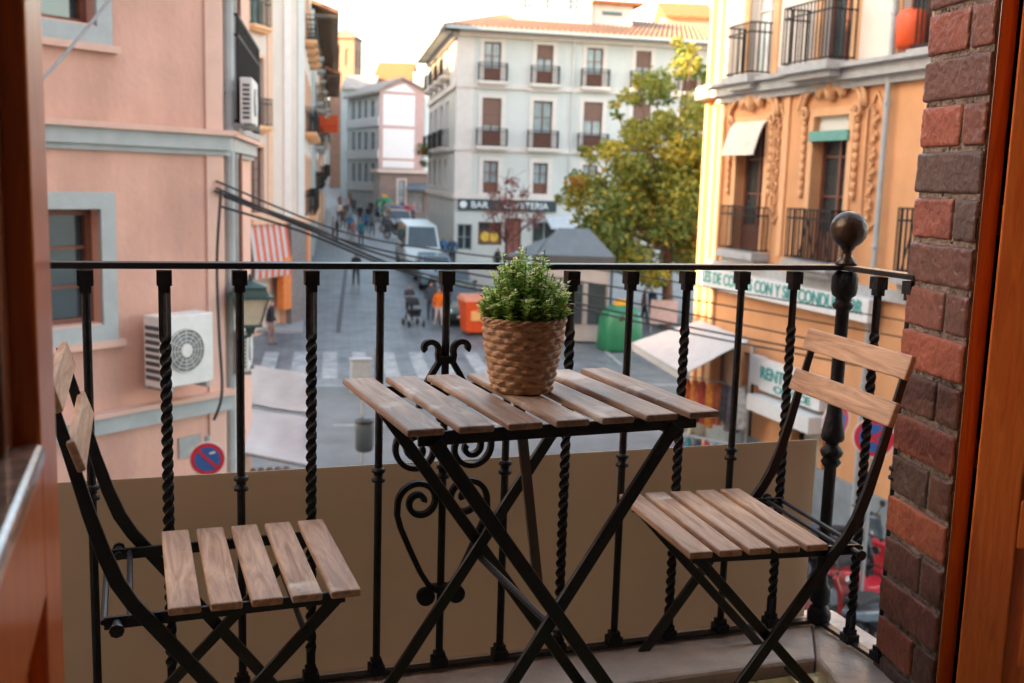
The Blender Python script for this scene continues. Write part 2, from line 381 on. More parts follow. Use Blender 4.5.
# ================================================================== PINK BUILDING (left, near)
C0 = atD(221, 160, 12.0); PF = Fac(C0, 54); PS = Fac(C0, 9.2)
root = prismroot('pink_building', (C0.x, C0.y, 0), 'near pink rendered building on the left with blue grey window surrounds and cornice')
TOPZ = 14.5
w1 = op(PF, 33, 93, -75, 22); w1 = (w1[1]-1.05, w1[1], w1[2], w1[3]); w2 = op(PF, 33, 100, 209, 328); w2 = (w2[1]-1.0, w2[1], w2[2], w2[3])
w3 = (w2[0]-3.4, w2[1]-3.4, w2[2], w2[3]); w4 = (w1[0]-3.4, w1[1]-3.4, w1[2], w1[3])
mb = MB(); PF.wall(mb, -8, 0, 0, TOPZ, [w1, w2, w3, w4], .25); mb.build('facade', PINK, root)
sw = PS.at(250, 150)[0]
mb = MB(); PS.wall(mb, 0, sw, 0, TOPZ, [], .2); mb.build('side_facade', PINKL, root)
for q in (w1, w2, w3, w4):
    window(PF, root, q, BROWNW, GLASSD, BLUEG, tw=.17, cols=2, rows=3, rev=.22)
    mb = MB(); PF.box(mb, q[0]-.02, q[1]+.02, q[2]-.07, q[2]+.02, -.18, .02); mb.build('window_sill', PINKL, root)
    mb = MB(); PF.box(mb, q[0]-.24, q[1]+.24, q[2]-.24, q[2]-.17, -.01, .08); mb.build('window_sill', PINKL, root)
    for z in [q[2]+.1+i*.2 for i in range(int((q[3]-q[2])/.2))]: pass
zc = PF.at(150, 137)[1]
mb = MB()
for f, a, b in ((PF, -8, 0), (PS, 0, sw)):
    f.box(mb, a, b+.06, zc-.10, zc+.06, -.02, .10, 0); f.box(mb, a, b+.1, zc+.06, zc+.12, -.02, .16, 1); f.box(mb, a, b+.1, zc-.16, zc-.10, -.02, .05, 0)
mb.build('cornice', [BLUEG, PINKL], root)
zl = PF.at(150, 412)[1]
mb = MB(); PF.box(mb, -8, .06, zl-.12, zl+.06, -.02, .10, 0); PF.box(mb, -8, .1, zl+.06, zl+.11, -.02, .15, 1); mb.build('lower_cornice', [BLUEG, PINKL], root)
mb = MB(); PF.box(mb, -.22, 0.005, 0, TOPZ, -.02, .025); mb.build('corner_pilaster', PINKL, root)
mb = MB(); q = op(PF, 178, 200, 436, 456); PF.box(mb, q[0], q[1], q[2], q[3], 0, .02); mb.build('meter_cover', GREYP, root)
# main volume and its rear wing behind the visible facades
b0 = PF.P(-8, -.26, 0); b1 = PF.P(-.15, -.26, 0); b2 = PS.P(sw, -.26, 0)
body(root, [b1, b2, b2+Vector((-9, 2, 0)), b0+Vector((-3, 6, 0)), b0], 0, TOPZ, PINK)
mb = MB(); mb.sheet([PF.P(-8.3, .4, TOPZ), PF.P(.3, .4, TOPZ), PS.P(sw, .4, TOPZ), Vector((b2.x-9, b2.y+2, TOPZ+1.5)), Vector((b0.x-3, b0.y+6, TOPZ+1.5))], .15); mb.build('roof', TILE, root)
for px, wd_, m_ in ((224.5, .07, BLUEG), (235, .04, BROWNW), (231.5, .03, GREYP)):
    s = PS.at(px, 150)[0]; mb = MB(); mb.tube([PS.P(s, .05, 0.2), PS.P(s, .05, TOPZ)], wd_, 10, mi=0)
    for z in (3, 5, 7.4, 9.5, 12): mb.tube([PS.P(s, .05, z), PS.P(s, .05, z+.06)], wd_*1.25, 10)
    mb.build('downpipe', m_, root)
# side balcony with condenser
s0 = PS.at(224, 120)[0]; s1 = PS.at(249, 120)[0]
mb = MB(); PS.box(mb, s0, s1, zc+.12, zc+.2, 0, .17); bl = mb.build('balcony', STONE, root); rail_part(PS, bl, s0+.05, s1-.05, zc+.2, 1.25, .15)

def condenser(f, s, z, w_, h_, dp, label, grp='air conditioning units on the left facades', d0=.12):
    rt = empty('air_conditioner', f.P(s, 0, z), label, 'air conditioner', grp)
    mb = MB(); f.box(mb, s, s+w_, z, z+h_, d0, d0+dp); mb.build('casing', WHITEP, rt, bevel=.012)
    c = f.P(s+w_*.45, d0+dp, z+h_*.50); mb = MB(); n = f.n
    rr = h_*.31; mb.disc(c-n*.005, n, rr, .012, 32); k = mb.build('fan_grille', mat('grille grey', (.13,.145,.15), .5), rt)
    mb = MB()
    for q in range(5): 
        r_ = rr*(.3+.17*q); mb.sweep([c+n*.02+f.u*(r_*math.cos(t*math.pi/16))+Vector((0,0,1))*(r_*math.sin(t*math.pi/16)) for t in range(32)], [(-.004,-.004),(.004,-.004),(.004,.004),(-.004,.004)], closed=True)
    for q in range(12):
        t = q*math.pi/6; dv = f.u*math.cos(t)+Vector((0,0,math.sin(t))); mb.bar(c+n*.016+dv*rr*.3, c+n*.016+dv*rr, .006, .006, n)
    mb.disc(c+n*.01, n, rr*.28, .02, 20); mb.build('fan_guard', WHITEP, k)
    mb = MB()
    for i in range(8):
        zz = z+h_*(.1+.1*i); f.box(mb, s-.004, s+.001, zz, zz+h_*.06, d0+.03, d0+dp-.03)
    mb.build('side_vent', mat('dark vent', (.05,.07,.08), .5), rt)
    mb = MB(); f.box(mb, s+.08, s+.12, z-.05, z, 0, d0+dp+.03); f.box(mb, s+w_-.12, s+w_-.08, z-.05, z, 0, d0+dp+.03); f.box(mb, s, s+w_, z-.03, z, d0, d0+.04)
    mb.build('bracket', GREYP, rt); return rt
q = op(PF, 137, 189, 311, 380)
condenser(PF, q[0], q[2], q[1]-q[0], q[3]-q[2], .30, 'large white air conditioner with round fan on the pink facade')
s = PS.at(222, 120)[0]
condenser(PS, s+.12, zc+.22, .9, .52, .14, 'small white air conditioner on the side balcony of the pink building', d0=.19)
q = PS.at(226, 372); condenser(PS, q[0], q[1], .6, .5, .14, 'white air conditioner low on the side wall behind the lantern')

# ================================================================== CREAM BUILDING (left of street)
A0 = atG(250, 338); A0 = Vector((A0.x, A0.y, 0)); dd0 = depth((A0.x, A0.y, 3))
A1 = atD(304, 180, dd0+3.5)
azc = math.degrees(math.atan2(A1.x-A0.x, A1.y-A0.y)); CF = Fac(A0, azc); LEN = (Vector((A1.x, A1.y, 0))-A0).length; CS = Fac(A1, 9.2)
root = prismroot('cream_building', (A1.x, A1.y, 0), 'tall cream building with striped shop awning at the left corner of the street')
gr = CF.at(275, 222)[1]
ops = [op(CF, 249, 262, -40, 25), op(CF, 249, 263, 57, 125), op(CF, 250, 263, 147, 213)]
shop = op(CF, 252, 286, 272, 332); H = 17.5
sops = []
for zb in (ops[2][2]-.2, ops[1][2], ops[0][2]+.1):
    for j in range(4): s = 1.2+j*3.0; sops.append((s, s+1.1, zb, zb+2.4))
mb = MB(); CF.wall(mb, 0, LEN, gr, H, ops, .22); CS.wall(mb, 0, 13, gr, H, sops, .22); mb.build('facade', CREAM, root)
mb = MB(); CF.wall(mb, 0, LEN, 0, gr, [shop], .5); CS.wall(mb, 0, 13, 0, gr, [(2.0, 4.2, 0.3, gr-1), (6, 9, .3, gr-1)], .5); mb.build('ground_storey_wall', PEACH, root)
for i, q in enumerate(ops):
    window(CF, root, q, BROWNW if i else GREENP, mat('slatted shutter', (.24,.19,.165), .7, .15, 30) if i else GLASSL, PEACH, tw=.13, rows=6 if i else 2, cols=2, balc=(.2, .35, 1.0) if i < 2 else None, balm=OCHREL)
for q in sops: window(CS, root, q, BROWNW, GLASSD, PEACH, tw=.15, rows=3, balc=(.3, .5, 1.0), balm=OCHREL)
mb = MB(); CF.box(mb, 0, LEN+.05, gr-.06, gr+.16, -.02, .2); CS.box(mb, 0, 13, gr-.06, gr+.16, -.02, .2); mb.build('string_course', PEACH, root)
body(root, [CF.P(0,-.3,0), CF.P(LEN,-.3,0), CS.P(13,-.3,0), CS.P(13,-12,0), CF.P(-8,-.3,0)], 0, H, CREAM)
mb = MB(); mb.sheet([CF.P(-1,.6,H), CF.P(LEN+.5,.6,H), CS.P(13.2,.7,H), CS.P(13.2,-12,H+2.5), CF.P(-4,-6,H+2)], .2); mb.build('roof', EAVE, root)
mb = MB(); a, b = CF.at(283, 100)[0], CF.at(290, 100)[0]; CF.box(mb, a, b, gr+.2, H, -.01, .06); mb.build('pilaster_strip', TRIM, root)
mb = MB(); a, b = CF.at(267, 100)[0], CF.at(272, 100)[0]; CF.box(mb, a, b, gr+.2, H, -.01, .04); mb.build('pilaster_strip', PEACH, root)
mb = MB(); a, b = CF.at(297, 100)[0], CF.at(303, 100)[0]; CF.box(mb, a, b, gr+.2, H, -.01, .05); mb.build('corner_strip', GW if 'GW' in globals() else WHITEB, root)
mb = MB(); a = CF.at(286, 300)[0]; b = CF.at(301, 300)[0]; CF.box(mb, a, b, 0, gr-.1, -.02, .25); mb.build('stone_pillar', PILLAR, root)
mb = MB(); a = CF.at(277, 300)[0]; b = CF.at(285, 300)[0]; CF.box(mb, a, b, 1.1, gr-1.4, .0, .3); a = CF.at(302.5, 300)[0]; CF.box(mb, a, a+.22, .3, gr-.2, .02, .2); mb.build('orange_post', mat('orange painted post', (.72,.20,.05), .6), root)
aw = empty('striped_awning', CF.P(.3, 0, gr-1), 'red and white striped shop awning beside the granite pillar', 'awning')
mb = MB(); a = CF.at(248, 240)[0]; b = CF.at(285, 240)[0]; n = 12; z1 = CF.at(265, 224)[1]; z0 = CF.at(265, 268)[1]
for i in range(n):
    p, q = a+(b-a)*i/n, a+(b-a)*(i+1)/n
    mb.hexa([CF.P(p,.28,z0), CF.P(q,.28,z0), CF.P(q,.03,z1), CF.P(p,.03,z1), CF.P(p,.32,z0+.02), CF.P(q,.32,z0+.02), CF.P(q,.06,z1+.04), CF.P(p,.06,z1+.04)], i % 2)
    mb.hexa([CF.P(p,.30,z0-.35), CF.P(q,.30,z0-.35), CF.P(q,.28,z0-.35), CF.P(p,.28,z0-.35), CF.P(p,.32,z0), CF.P(q,.32,z0), CF.P(q,.29,z0), CF.P(p,.29,z0)], i % 2)
mb.build('canopy', [CANVAS, mat('red stripe canvas', (.62,.11,.055), .8)], aw)
mb = MB(); mb.tube([CF.P(a,.31,z0), CF.P(b,.31,z0)], .03, 6); mb.build('front_bar', GREYP, aw)

# further row on the left side of the street
def row_house(px0, px1, v_off, eave_y, col, label, floors=4, eave=1.35, trimm=TRIM, base_h=4.0, wcol=BROWNW, n_w=None):
    # plane parallel to the street through lateral offset v_off
    O = SV*v_off; f = Fac((O.x, O.y), 9.2); a = f.at(px0, 174)[0]; b = f.at(px1, 174)[0]
    g = min(gz(*f.P(a,0,0)[:2]), gz(*f.P(b,0,0)[:2]))-.3
    z1 = f.at(px1 if eave_y[1] else px0, eave_y[0])[1]
    rt = prismroot('row_house', f.P(a, 0, g), label, 'building', 'houses along the left side of the street')
    hgt = (z1-g-base_h)/floors; n = n_w or max(2, int((b-a)/3.4)); ops = []
    for k in range(floors):
        for j in range(n):
            s = a+(b-a)*(j+.5)/n; zb = g+base_h+k*hgt+.1; ops.append((s-.55, s+.55, zb, zb+hgt*.68))
    doors = [(a+(b-a)*(j+.5)/n-.8, a+(b-a)*(j+.5)/n+.8, g+.3, g+base_h-.9) for j in range(n)]
    mb = MB(); f.wall(mb, a, b, g, z1, ops+doors, .25); mb.build('facade', col, rt)
    for i, q in enumerate(ops): window(f, rt, q, wcol, GLASSD, trimm, tw=.13, balc=(.25, .5, 1.0) if (i % n) % 2 == 0 or i//n == 0 else None, balm=STONE)
    for q in doors: window(f, rt, q, wcol, GLASSD, None, rows=2)
    body(rt, [f.P(a,-.3,0), f.P(b,-.3,0), f.P(b,-12,0), f.P(a,-12,0)], g, z1, col)
    mb = MB(); mb.face([f.P(a,0,z1), f.P(a,-.31,z1), f.P(a,-.31,g), f.P(a,0,g)]); mb.build('gable_end', col, rt)
    mb = MB(); mb.sheet([f.P(a-.2,eave,z1), f.P(b+.2,eave,z1), f.P(b+.2,-6,z1+2.6), f.P(a-.2,-6,z1+2.6)], .22, 1)
    for j in range(int((b-a)/.8)): f.box(mb, a+j*.8, a+j*.8+.12, z1-.40, z1-.22, 0, eave-.05, 0)
    mb.build('roof', [EAVE, TILE], rt); return f, a, b
cv = Vector((A1.x, A1.y, 0)).dot(SV)
cvd = CS.P(13,0,0).dot(SU)
GW = mat('pale green white render', (.50,.56,.55), .9, .05, 1)
row_house(314.2, 319.6, cv+.10, (6, 0), GW, 'pale green white house with deep eaves beyond the cream building', floors=4)
row_house(320.0, 323.0, cv+.22, (40, 0), mat('ochre row render', (.60,.33,.17), .9, .06, 1), 'narrow ochre house with dark eaves in the left row', floors=3)
row_house(323.3, 325.6, cv+.36, (68, 0), mat('dull peach render', (.52,.36,.27), .9, .06, 1), 'farthest low peach house at the end of the left row', floors=3)

# shop sign hanging over the street
b = atD(328, 124, 62); sg = empty('hanging_sign', b, 'orange red hanging shop sign over the left side of the street', 'sign')
mb = MB(); X = Vector((math.cos(R(18.9)), -math.sin(R(18.9)), 0)); Yv = Vector((0, 0, 1)); Nn = X.cross(Yv)
def flat(mb, c, pts, X, Yv, Nn, th, mi=None):
    n = len(pts); A = [mb.bm.verts.new(c+X*x+Yv*y-Nn*th/2) for x, y in pts]; B = [mb.bm.verts.new(c+X*x+Yv*y+Nn*th/2) for x, y in pts]
    for q in [A[::-1], B]+[(A[j], A[(j+1) % n], B[(j+1) % n], B[j]) for j in range(n)]:
        f = mb.bm.faces.new(q); f.material_index = mb.mi if mi is None else mi
flat(mb, b, [(-.62,-.5),(.62,-.5),(.62,.5),(.22,.5),(.15,.38),(0,.32),(-.15,.38),(-.22,.5),(-.62,.5)], X, Yv, Nn, .12)
mb.build('panel', ORANGEP, sg); mb = MB(); flat(mb, b-Nn*.0, [(-.5,-.16),(.5,-.16),(.5,-.10),(-.5,-.10)], X, Yv, Nn, .14); mb.build('stripe', REDP, sg)
mb = MB(); mb.bar(b+Vector((0,0,.55)), b+Vector((0,0,.55))-X*1.6, .05, .05, (0,0,1)); mb.bar(b-X*.5+Vector((0,0,.55)), b-X*.5+Vector((0,0,.45)), .04,.04, X); mb.build('bracket', BLACKS, sg)

# ================================================================== DISTANCE: tower, grey block, roofs
T = atD(346, 60, 170); tz = lambda y, d: 6.5-(y-174)/FPX*d
root = prismroot('church_tower', (T.x, T.y, 5), 'square peach church tower with arched belfry openings and small cross', 'tower')
h = 15*170/FPX; a = R(28); ex = Vector((math.cos(a), -math.sin(a), 0)); ey = Vector((math.sin(a), math.cos(a), 0)); hw = 2.0
def corner(i, k=1., z=0): sx, sy = ((-1,-1),(1,-1),(1,1),(-1,1))[i]; p = Vector((T.x, T.y, 0))+ex*hw*k*sx+ey*hw*k*sy; p.z = z; return p
TW = mat('tower brick', (.27,.15,.11), .9, .12, 1.5); mb = MB(); zt = tz(41, 170)
mb.prism([(corner(i,.93).x, corner(i,.93).y) for i in range(4)], 4, zt-.1); mb.build('core', TW, root)
for i in range(4):
    f = Fac(corner(i), 0); p, q = corner(i), corner((i+1) % 4); f.u = (q-p).normalized(); f.n = Vector((f.u.y, -f.u.x, 0))
    if f.n.dot(p-Vector((T.x,T.y,0))) < 0: f.n = -f.n
    mb = MB(); f.wall(mb, 0, 2*hw, 4, zt, [(.75,1.45,tz(68,170),tz(52,170)),(2.5,3.2,tz(68,170),tz(52,170))], .5); mb.build('belfry_wall', TW, root)
    mb = MB()
    for s_ in (.75, 2.5): f.box(mb, s_, s_+.7, tz(68,170), tz(52,170), -.55, -.5)
    mb.build('belfry_opening', EAVE, root)
mb = MB(); zr = tz(30, 170)
A = [mb.bm.verts.new(corner(i, 1.18, zt)) for i in range(4)]; ap = mb.bm.verts.new((T.x, T.y, zr))
mb.bm.faces.new(A[::-1])
for i in range(4): mb.bm.faces.new((A[i], A[(i+1) % 4], ap))
mb.build('roof', TILE, root); mb = MB(); mb.bar((T.x,T.y,zr-.1),(T.x,T.y,zr+1.1),.12,.12,ex); mb.bar(Vector((T.x,T.y,zr+.7))-ex*.35, Vector((T.x,T.y,zr+.7))+ex*.35,.1,.1,(0,0,1)); mb.build('cross', EAVE, root)

G0 = atD(379, 150, 105); GL = Fac(G0, -6); GR_ = Fac(G0, 84)
root = prismroot('gabled_block', (G0.x, G0.y, 2), 'blue grey three storey block with pink gable end and white panels at the street bend')
L1 = GL.at(347, 150)[0]; L2 = GR_.at(424, 150)[0]; ez = GL.at(379, 91)[1]; GRY = mat('blue grey render', (.36,.42,.44), .9, .08, .8)
ops = []
for (yt, yb) in ((100, 120), (132, 152), (163, 186)):
    for (x0, x1) in ((352, 354.8), (358, 361), (364, 367.3), (370.5, 374.5)): ops.append(op(GL, x0, x1, yt, yb))
mb = MB(); GL.wall(mb, 0, L1, 0, ez, ops, .2); mb.build('facade', GRY, root)
for q in ops: window(GL, root, q, GREYP, GLASSD, None, rows=3)
mb = MB()
for y in (124, 157, 190): z = GL.at(379, y)[1]; GL.box(mb, 0, L1, z-.15, z+.75, -.02, .15)
mb.build('balcony_band', mat('pale blue band', (.47,.52,.54), .9), root)
PG = mat('dusty pink render', (.52,.34,.31), .9, .07, .9); pk = GR_.at(402, 79); zg0 = GR_.at(400, 172)[1]; gw = GR_.at(418, 150)[0]
mb = MB(); mb.face([GR_.P(0,0,0), GR_.P(L2,0,0), GR_.P(L2,0,ez+.5), GR_.P(pk[0],0,pk[1]), GR_.P(0,0,ez)]); mb.build('gable_wall', PG, root)
mb = MB(); z = lambda y: GR_.at(400, y)[1]; a, b = GR_.at(382.5, 150)[0], GR_.at(414, 150)[0]; kd = .06
for (yb, yt) in ((168, 161), (158.5, 129), (126, 95)): GR_.box(mb, a, b, z(yb), z(yt), -.01, kd)
mb.sheet([GR_.P(a,0,z(92.5)), GR_.P(b,0,z(92.5)), GR_.P(b,kd,z(92.5)), GR_.P(a,kd,z(92.5))], .01)
A = [GR_.P(a,kd,z(92)), GR_.P(b,kd,z(92)), GR_.P(pk[0]+.3,kd,z(83))]; B = [p-GR_.n*kd for p in A]; mb.face(A)
for i in range(3): mb.face([A[i], A[(i+1)%3], B[(i+1)%3], B[i]])
mb.build('white_panel', mat('white panel', (.74,.73,.72), .8, .03), root)
mb = MB(); mb.prism([(p.x,p.y) for p in (GR_.P(.2,-.3,0), GR_.P(L2,-.3,0), GL.P(L1,-9,0), GL.P(L1,-.3,0))], 0, ez-.1); mb.build('wall_mass', GRY, root)
mb = MB(); mb.sheet([GL.P(-.3,.5,ez), GL.P(L1,.5,ez), GL.P(L1,-pk[0],pk[1]+.2), GL.P(-.3,-pk[0],pk[1]+.2)], .25)
mb.sheet([GL.P(-.3,-pk[0],pk[1]+.2), GL.P(L1,-pk[0],pk[1]+.2), GL.P(L1,-L2,ez+.5), GL.P(-.3,-L2,ez+.5)], .25)
mb.build('roof', mat('grey brown tiles', (.24,.21,.19), .9, .2, 2, .4), root)
# low brown building before the gable
root = prismroot('low_shop', atD(380, 190, 100), 'low brown walled shop with small canopy below the pink gable', 'building')
B0 = atD(380, 180, 100); BF = Fac(B0, 92); l = BF.at(430, 180)[0]; zt = BF.at(400, 173)[1]; dz = op(BF, 398, 405, 180, 206); sh = op(BF, 409, 424, 192, 212)
mb = MB(); BF.wall(mb, 0, l, 1.5, zt, [dz, sh], .3); mb.build('facade', mat('grey brown plaster', (.26,.20,.18), .9, .1, 1), root)
window(BF, root, dz, WHITEP, GLASSL, TRIM); window(BF, root, sh, GREYP, GLASSL, None, cols=3)
mb = MB(); BF.box(mb, -.3, l, zt, zt+.3, -4, .3); mb.build('roof_edge', TRIM, root)
mb = MB(); a, b = BF.at(403, 190)[0], BF.at(432, 190)[0]; za, zb = BF.at(410, 183)[1], BF.at(410, 189)[1]
mb.sheet([BF.P(a,1.5,zb), BF.P(b,1.5,zb), BF.P(b,0,za), BF.P(a+.8,0,za)], .12); mb.build('canopy', SLATE, root)
body(root, [BF.P(0,-.35,0), BF.P(l,-.35,0), BF.P(l,-4,0), BF.P(0,-4,0)], 1.5, zt, GRY)
# roofs behind
def block(name, px0, px1, ytop, d, depth_, m, label, roof=None, yr=None, z0=0, rn=.5):
    a = atD(px0, ytop, d); b = atD(px1, ytop, d); zt = min(a.z, b.z); rt = prismroot(name, (a.x, a.y, z0), label); dv = Vector((b.y-a.y, a.x-b.x, 0)).normalized()
    if dv.dot(a-CAM) < 0: dv = -dv
    c, e = b+dv*depth_, a+dv*depth_; mb = MB(); mb.prism([(p.x,p.y) for p in (a,b,c,e)], z0, zt); mb.build('wall', m, rt)
    if roof:
        k = .5; o1, o2 = a-dv*k, b-dv*k; zr = atD(px0, yr, d+depth_*rn).z; o1.z = o2.z = zt; p, q = a+dv*depth_*rn, b+dv*depth_*rn; p.z = q.z = zr; r1, r2 = e.copy(), c.copy(); r1.z = r2.z = zt
        mb = MB(); mb.sheet([o1, o2, q, p], .2); mb.sheet([p, q, r2, r1], .2)
        mb.face([a.xyz, Vector((p.x,p.y,zr)), Vector((e.x,e.y,zt))]); mb.face([b.xyz, Vector((q.x,q.y,zr)), Vector((c.x,c.y,zt))])
        mb.build('roof', roof, rt)
    return rt, a, b, dv, zt
block('distant_house', 372, 411, 80, 140, 14, PEACH, 'distant house with sunlit orange roof behind the gabled block', TILEO, 62)
block('distant_house', 341, 374, 88, 135, 10, GRY, 'distant house with grey roof between church tower and gabled block', mat('old grey tiles', (.30,.26,.23), .9, .2, 2), 75)
block('distant_house', 413, 427, 72, 125, 10, WHITEB, 'distant flat topped white house beside the pink gable')
block('distant_house', 320, 350, 120, 190, 10, GRY, 'distant grey house below the church tower', TILE, 100)

# ================================================================== WHITE CORNER BUILDING
W0 = atD(456, 150, 58); WR = Fac(W0, 97); WL = Fac(W0, 9.2)
root = prismroot('white_building', (W0.x, W0.y, 1.6), 'large pale corner building with brown balcony windows and a bar on the ground floor')
ez = WR.at(456, 28)[1]; LR = 26; LL = WL.at(428, 150)[0]; gf = WR.at(500, 196)[1]
rows_ = []
for (x0, x1, yt, yb, arch) in ((484,501,42,81,0),(536.5,553,45,84,0),(586.5,603,48,87,0),(635.5,651,51,89,0),(683,698,54,92,0),
                               (482,501,98,146,0),(533,552,101,148,0),(583,602,102,151,1),(632,650,104,153,1),(681,698,107,155,1),
                               (483,498,161,193,0),(533,547.5,163,194,0),(582,597,165,196,0),(631,646,166,197,0)):
    rows_.append(op(WR, x0, x1, yt, yb))
lops = []
for (yt, yb) in ((40, 70), (97, 145), (158, 188)):
    for (x0, x1) in ((431.2,433.2),(436,438.3),(441.2,443.8),(447,450)):
        q = op(WL, x0, x1, 60, 70); zt = WL.at(456, yt)[1]; zb = WL.at(456, yb)[1]; lops.append((q[0], q[1], zb, zt))
shops = [op(WR, 457, 472, 224, 250), op(WR, 478, 502, 222, 245), op(WR, 506, 521, 218, 262), op(WR, 532, 556, 222, 262), op(WR, 566, 590, 222, 262), op(WR, 600, 630, 222, 262), op(WR, 660, 690, 222, 262)]
mb = MB(); WR.wall(mb, 0, LR, .8, ez, rows_+shops, .24); WL.wall(mb, 0, LL, .8, ez, lops, .24); mb.build('facade', WHITEB, root)
for i, q in enumerate(rows_):
    bl = (0, .33, 0, .42, 0, .55, 0, .38, .45, 0, 0, 0, 0, 0)[i]
    window(WR, root, q, BROWNW, GLASSL, TRIM, tw=.24, cols=2, rows=2, panel=(q[3]-q[2])*.3, blind=bl, balc=(.35, .45, .95) if i < 10 else None, balm=TRIM, lintel=i >= 5 and i < 10)
for i, q in enumerate(lops): window(WL, root, q, GREYP, GLASSD, TRIM, tw=.15, rows=2, balc=(.3, .5, 1.) if i < 8 else None, balm=TRIM)
mb = MB()
for y in (84, 147.5, 196): z = WR.at(456, y)[1]; WR.box(mb, -.06, LR, z-.14, z+.12, -.02, .12); WL.box(mb, -.06, LL, z-.14, z+.12, -.02, .12)
WR.box(mb, -.05, .9, gf, ez, -.02, .05); WL.box(mb, -.05, .6, gf, ez, -.02, .05)
WR.box(mb, 0, LR, ez-.4, ez, -.02, .25); WL.box(mb, 0, LL, ez-.4, ez, -.02, .25); mb.build('string_course', TRIM, root)
mb = MB(); s_ = WR.at(572, 100)[0]; mb.tube([WR.P(s_,.1,gf), WR.P(s_,.1,ez)], .06, 8); mb.build('downpipe', WHITEB, root)
body(root, [WR.P(0,-.3,0), WR.P(LR,-.3,0), WR.P(LR,-16,0), WL.P(LL,-.3,0)], .5, ez, WHITEB)
e1, e2, e3 = WR.P(-.7,.9,ez), WR.P(LR,.9,ez), WL.P(LL,.9,ez)
cor = WR.P(-.9,.9,ez); r1 = WR.P(4.5,-7,ez+2.0); r2 = WR.P(LR,-7,ez+2.0); r3 = WL.P(LL,-7,ez+2.0)
mb = MB(); mb.sheet([cor, e2, r2, r1], .15); mb.sheet([e3, cor, r1, r3], .15); mb.build('roof', TILE, root)
mb = MB(); WR.box(mb, -.8, LR, ez-.14, ez+.02, .0, .98); WL.box(mb, -.8, LL, ez-.14, ez+.02, .0, .98); mb.build('eave', BLUEG, root)
# roof tile ridges
mb = MB()
for i in range(88):
    t = i/88; a = cor.lerp(e2, t); b = r1.lerp(r2, t); mb.tube([a+Vector((0,0,.03)), b+Vector((0,0,.03))], .085, 6)
mb.build('tile_rows', [mat('roof tile rows', (.30,.15,.095), .9, .5, 5, .3, 12, col2=(.50,.28,.18), stretch=(3, 3, 3))], root)
# attic storey
AT = Fac(WR.P(0,-3.0,0), 97); a, b = AT.at(517, 10)[0], AT.at(592, 10)[0]; z0, z1 = AT.at(550, 16)[1]-.4, AT.at(550, -14)[1]
ops = [op(AT, 523, 533, -10, 9), op(AT, 545, 556, -10, 10), op(AT, 568, 581, -10, 11)]
mb = MB(); AT.wall(mb, a, b, z0, z1, ops, .15); mb.build('attic_wall', WHITEB, root)
for q in ops: window(AT, root, q, WHITEP, GLASSL, None, rev=.12)
body(root, [AT.P(a,-.2,0), AT.P(b,-.2,0), AT.P(b,-5,0), AT.P(a,-5,0)], z0, z1, WHITEB, 'attic_mass')
mb = MB(); a, b = AT.at(592, 10)[0]+.02, AT.at(634, 10)[0]; AT.box(mb, a, b, z0, AT.at(610, 4)[1], -3, -.2, 0); AT.box(mb, a-.02, b+.5, AT.at(610,4)[1], AT.at(610,1)[1], -3.2, .2, 1); AT.box(mb, (a+b)/2-.6, (a+b)/2+.6, AT.at(610,15)[1], AT.at(610,11)[1], -.21, -.17, 2); mb.build('attic_side_room', [WHITEB, TILEO, GLASSD], root)
block('distant_house', 664, 716, 16, 84, 8, PEACH, 'distant house with bright orange roof behind the white building', TILEO, 3)
# bar front
sgn = MB(); a, b = WR.at(458, 205)[0], WR.at(556, 205)[0]; zb, zt = WR.at(500, 211)[1], WR.at(500, 199.5)[1]; WR.box(sgn, a, b, zb, zt, .0, .12)
fb = sgn.build('sign_fascia', mat('dark teal fascia', (.025,.045,.05), .5), root)
LW = mat('white sign letters', (.72,.76,.76), .5)
put_text('BAR', WR, WR.at(471,205)[0], WR.at(488,205)[0], zb+.15, .50, .13, LW, fb)
put_text('CAFETERIA', WR, WR.at(504,205)[0], WR.at(548,205)[0], zb+.15, .50, .13, LW, fb)
mb = MB(); c = WR.P(WR.at(463,205)[0], .12, (zb+zt)/2); mb.disc(c, WR.n, .2, .02, 16); mb.build('round_emblem', LW, fb)
mats_ = [GREYP, BROWNW, BROWNW, GREYP, GREYP, GREYP, GREYP]
for i, q in enumerate(shops): window(WR, root, q, mats_[i], GLASSD if i != 2 else mat('red poster glass', (.30,.10,.08), .4, .3, 3), None, cols=2, rows=1 if i == 1 else 2)
mb = MB(); q = shops[1]
for k in (.33, .67): mb.disc(WR.P(q[0]+(q[1]-q[0])*k, -.16, q[2]+.45), WR.n, .27, .03, 18)
mb.build('yellow_window_disc', mat('yellow food poster', (.72,.42,.06), .5), root)
mb = MB(); a, b = WR.at(545,215)[0], WR.at(640,215)[0]; z_ = WR.at(590,222)[1]; mb.sheet([WR.P(a,1.6,z_-.3), WR.P(b,1.6,z_-.3), WR.P(b,.02,z_+.3), WR.P(a,.02,z_+.3)], .08); mb.build('shop_canopy', CANVASG, root)
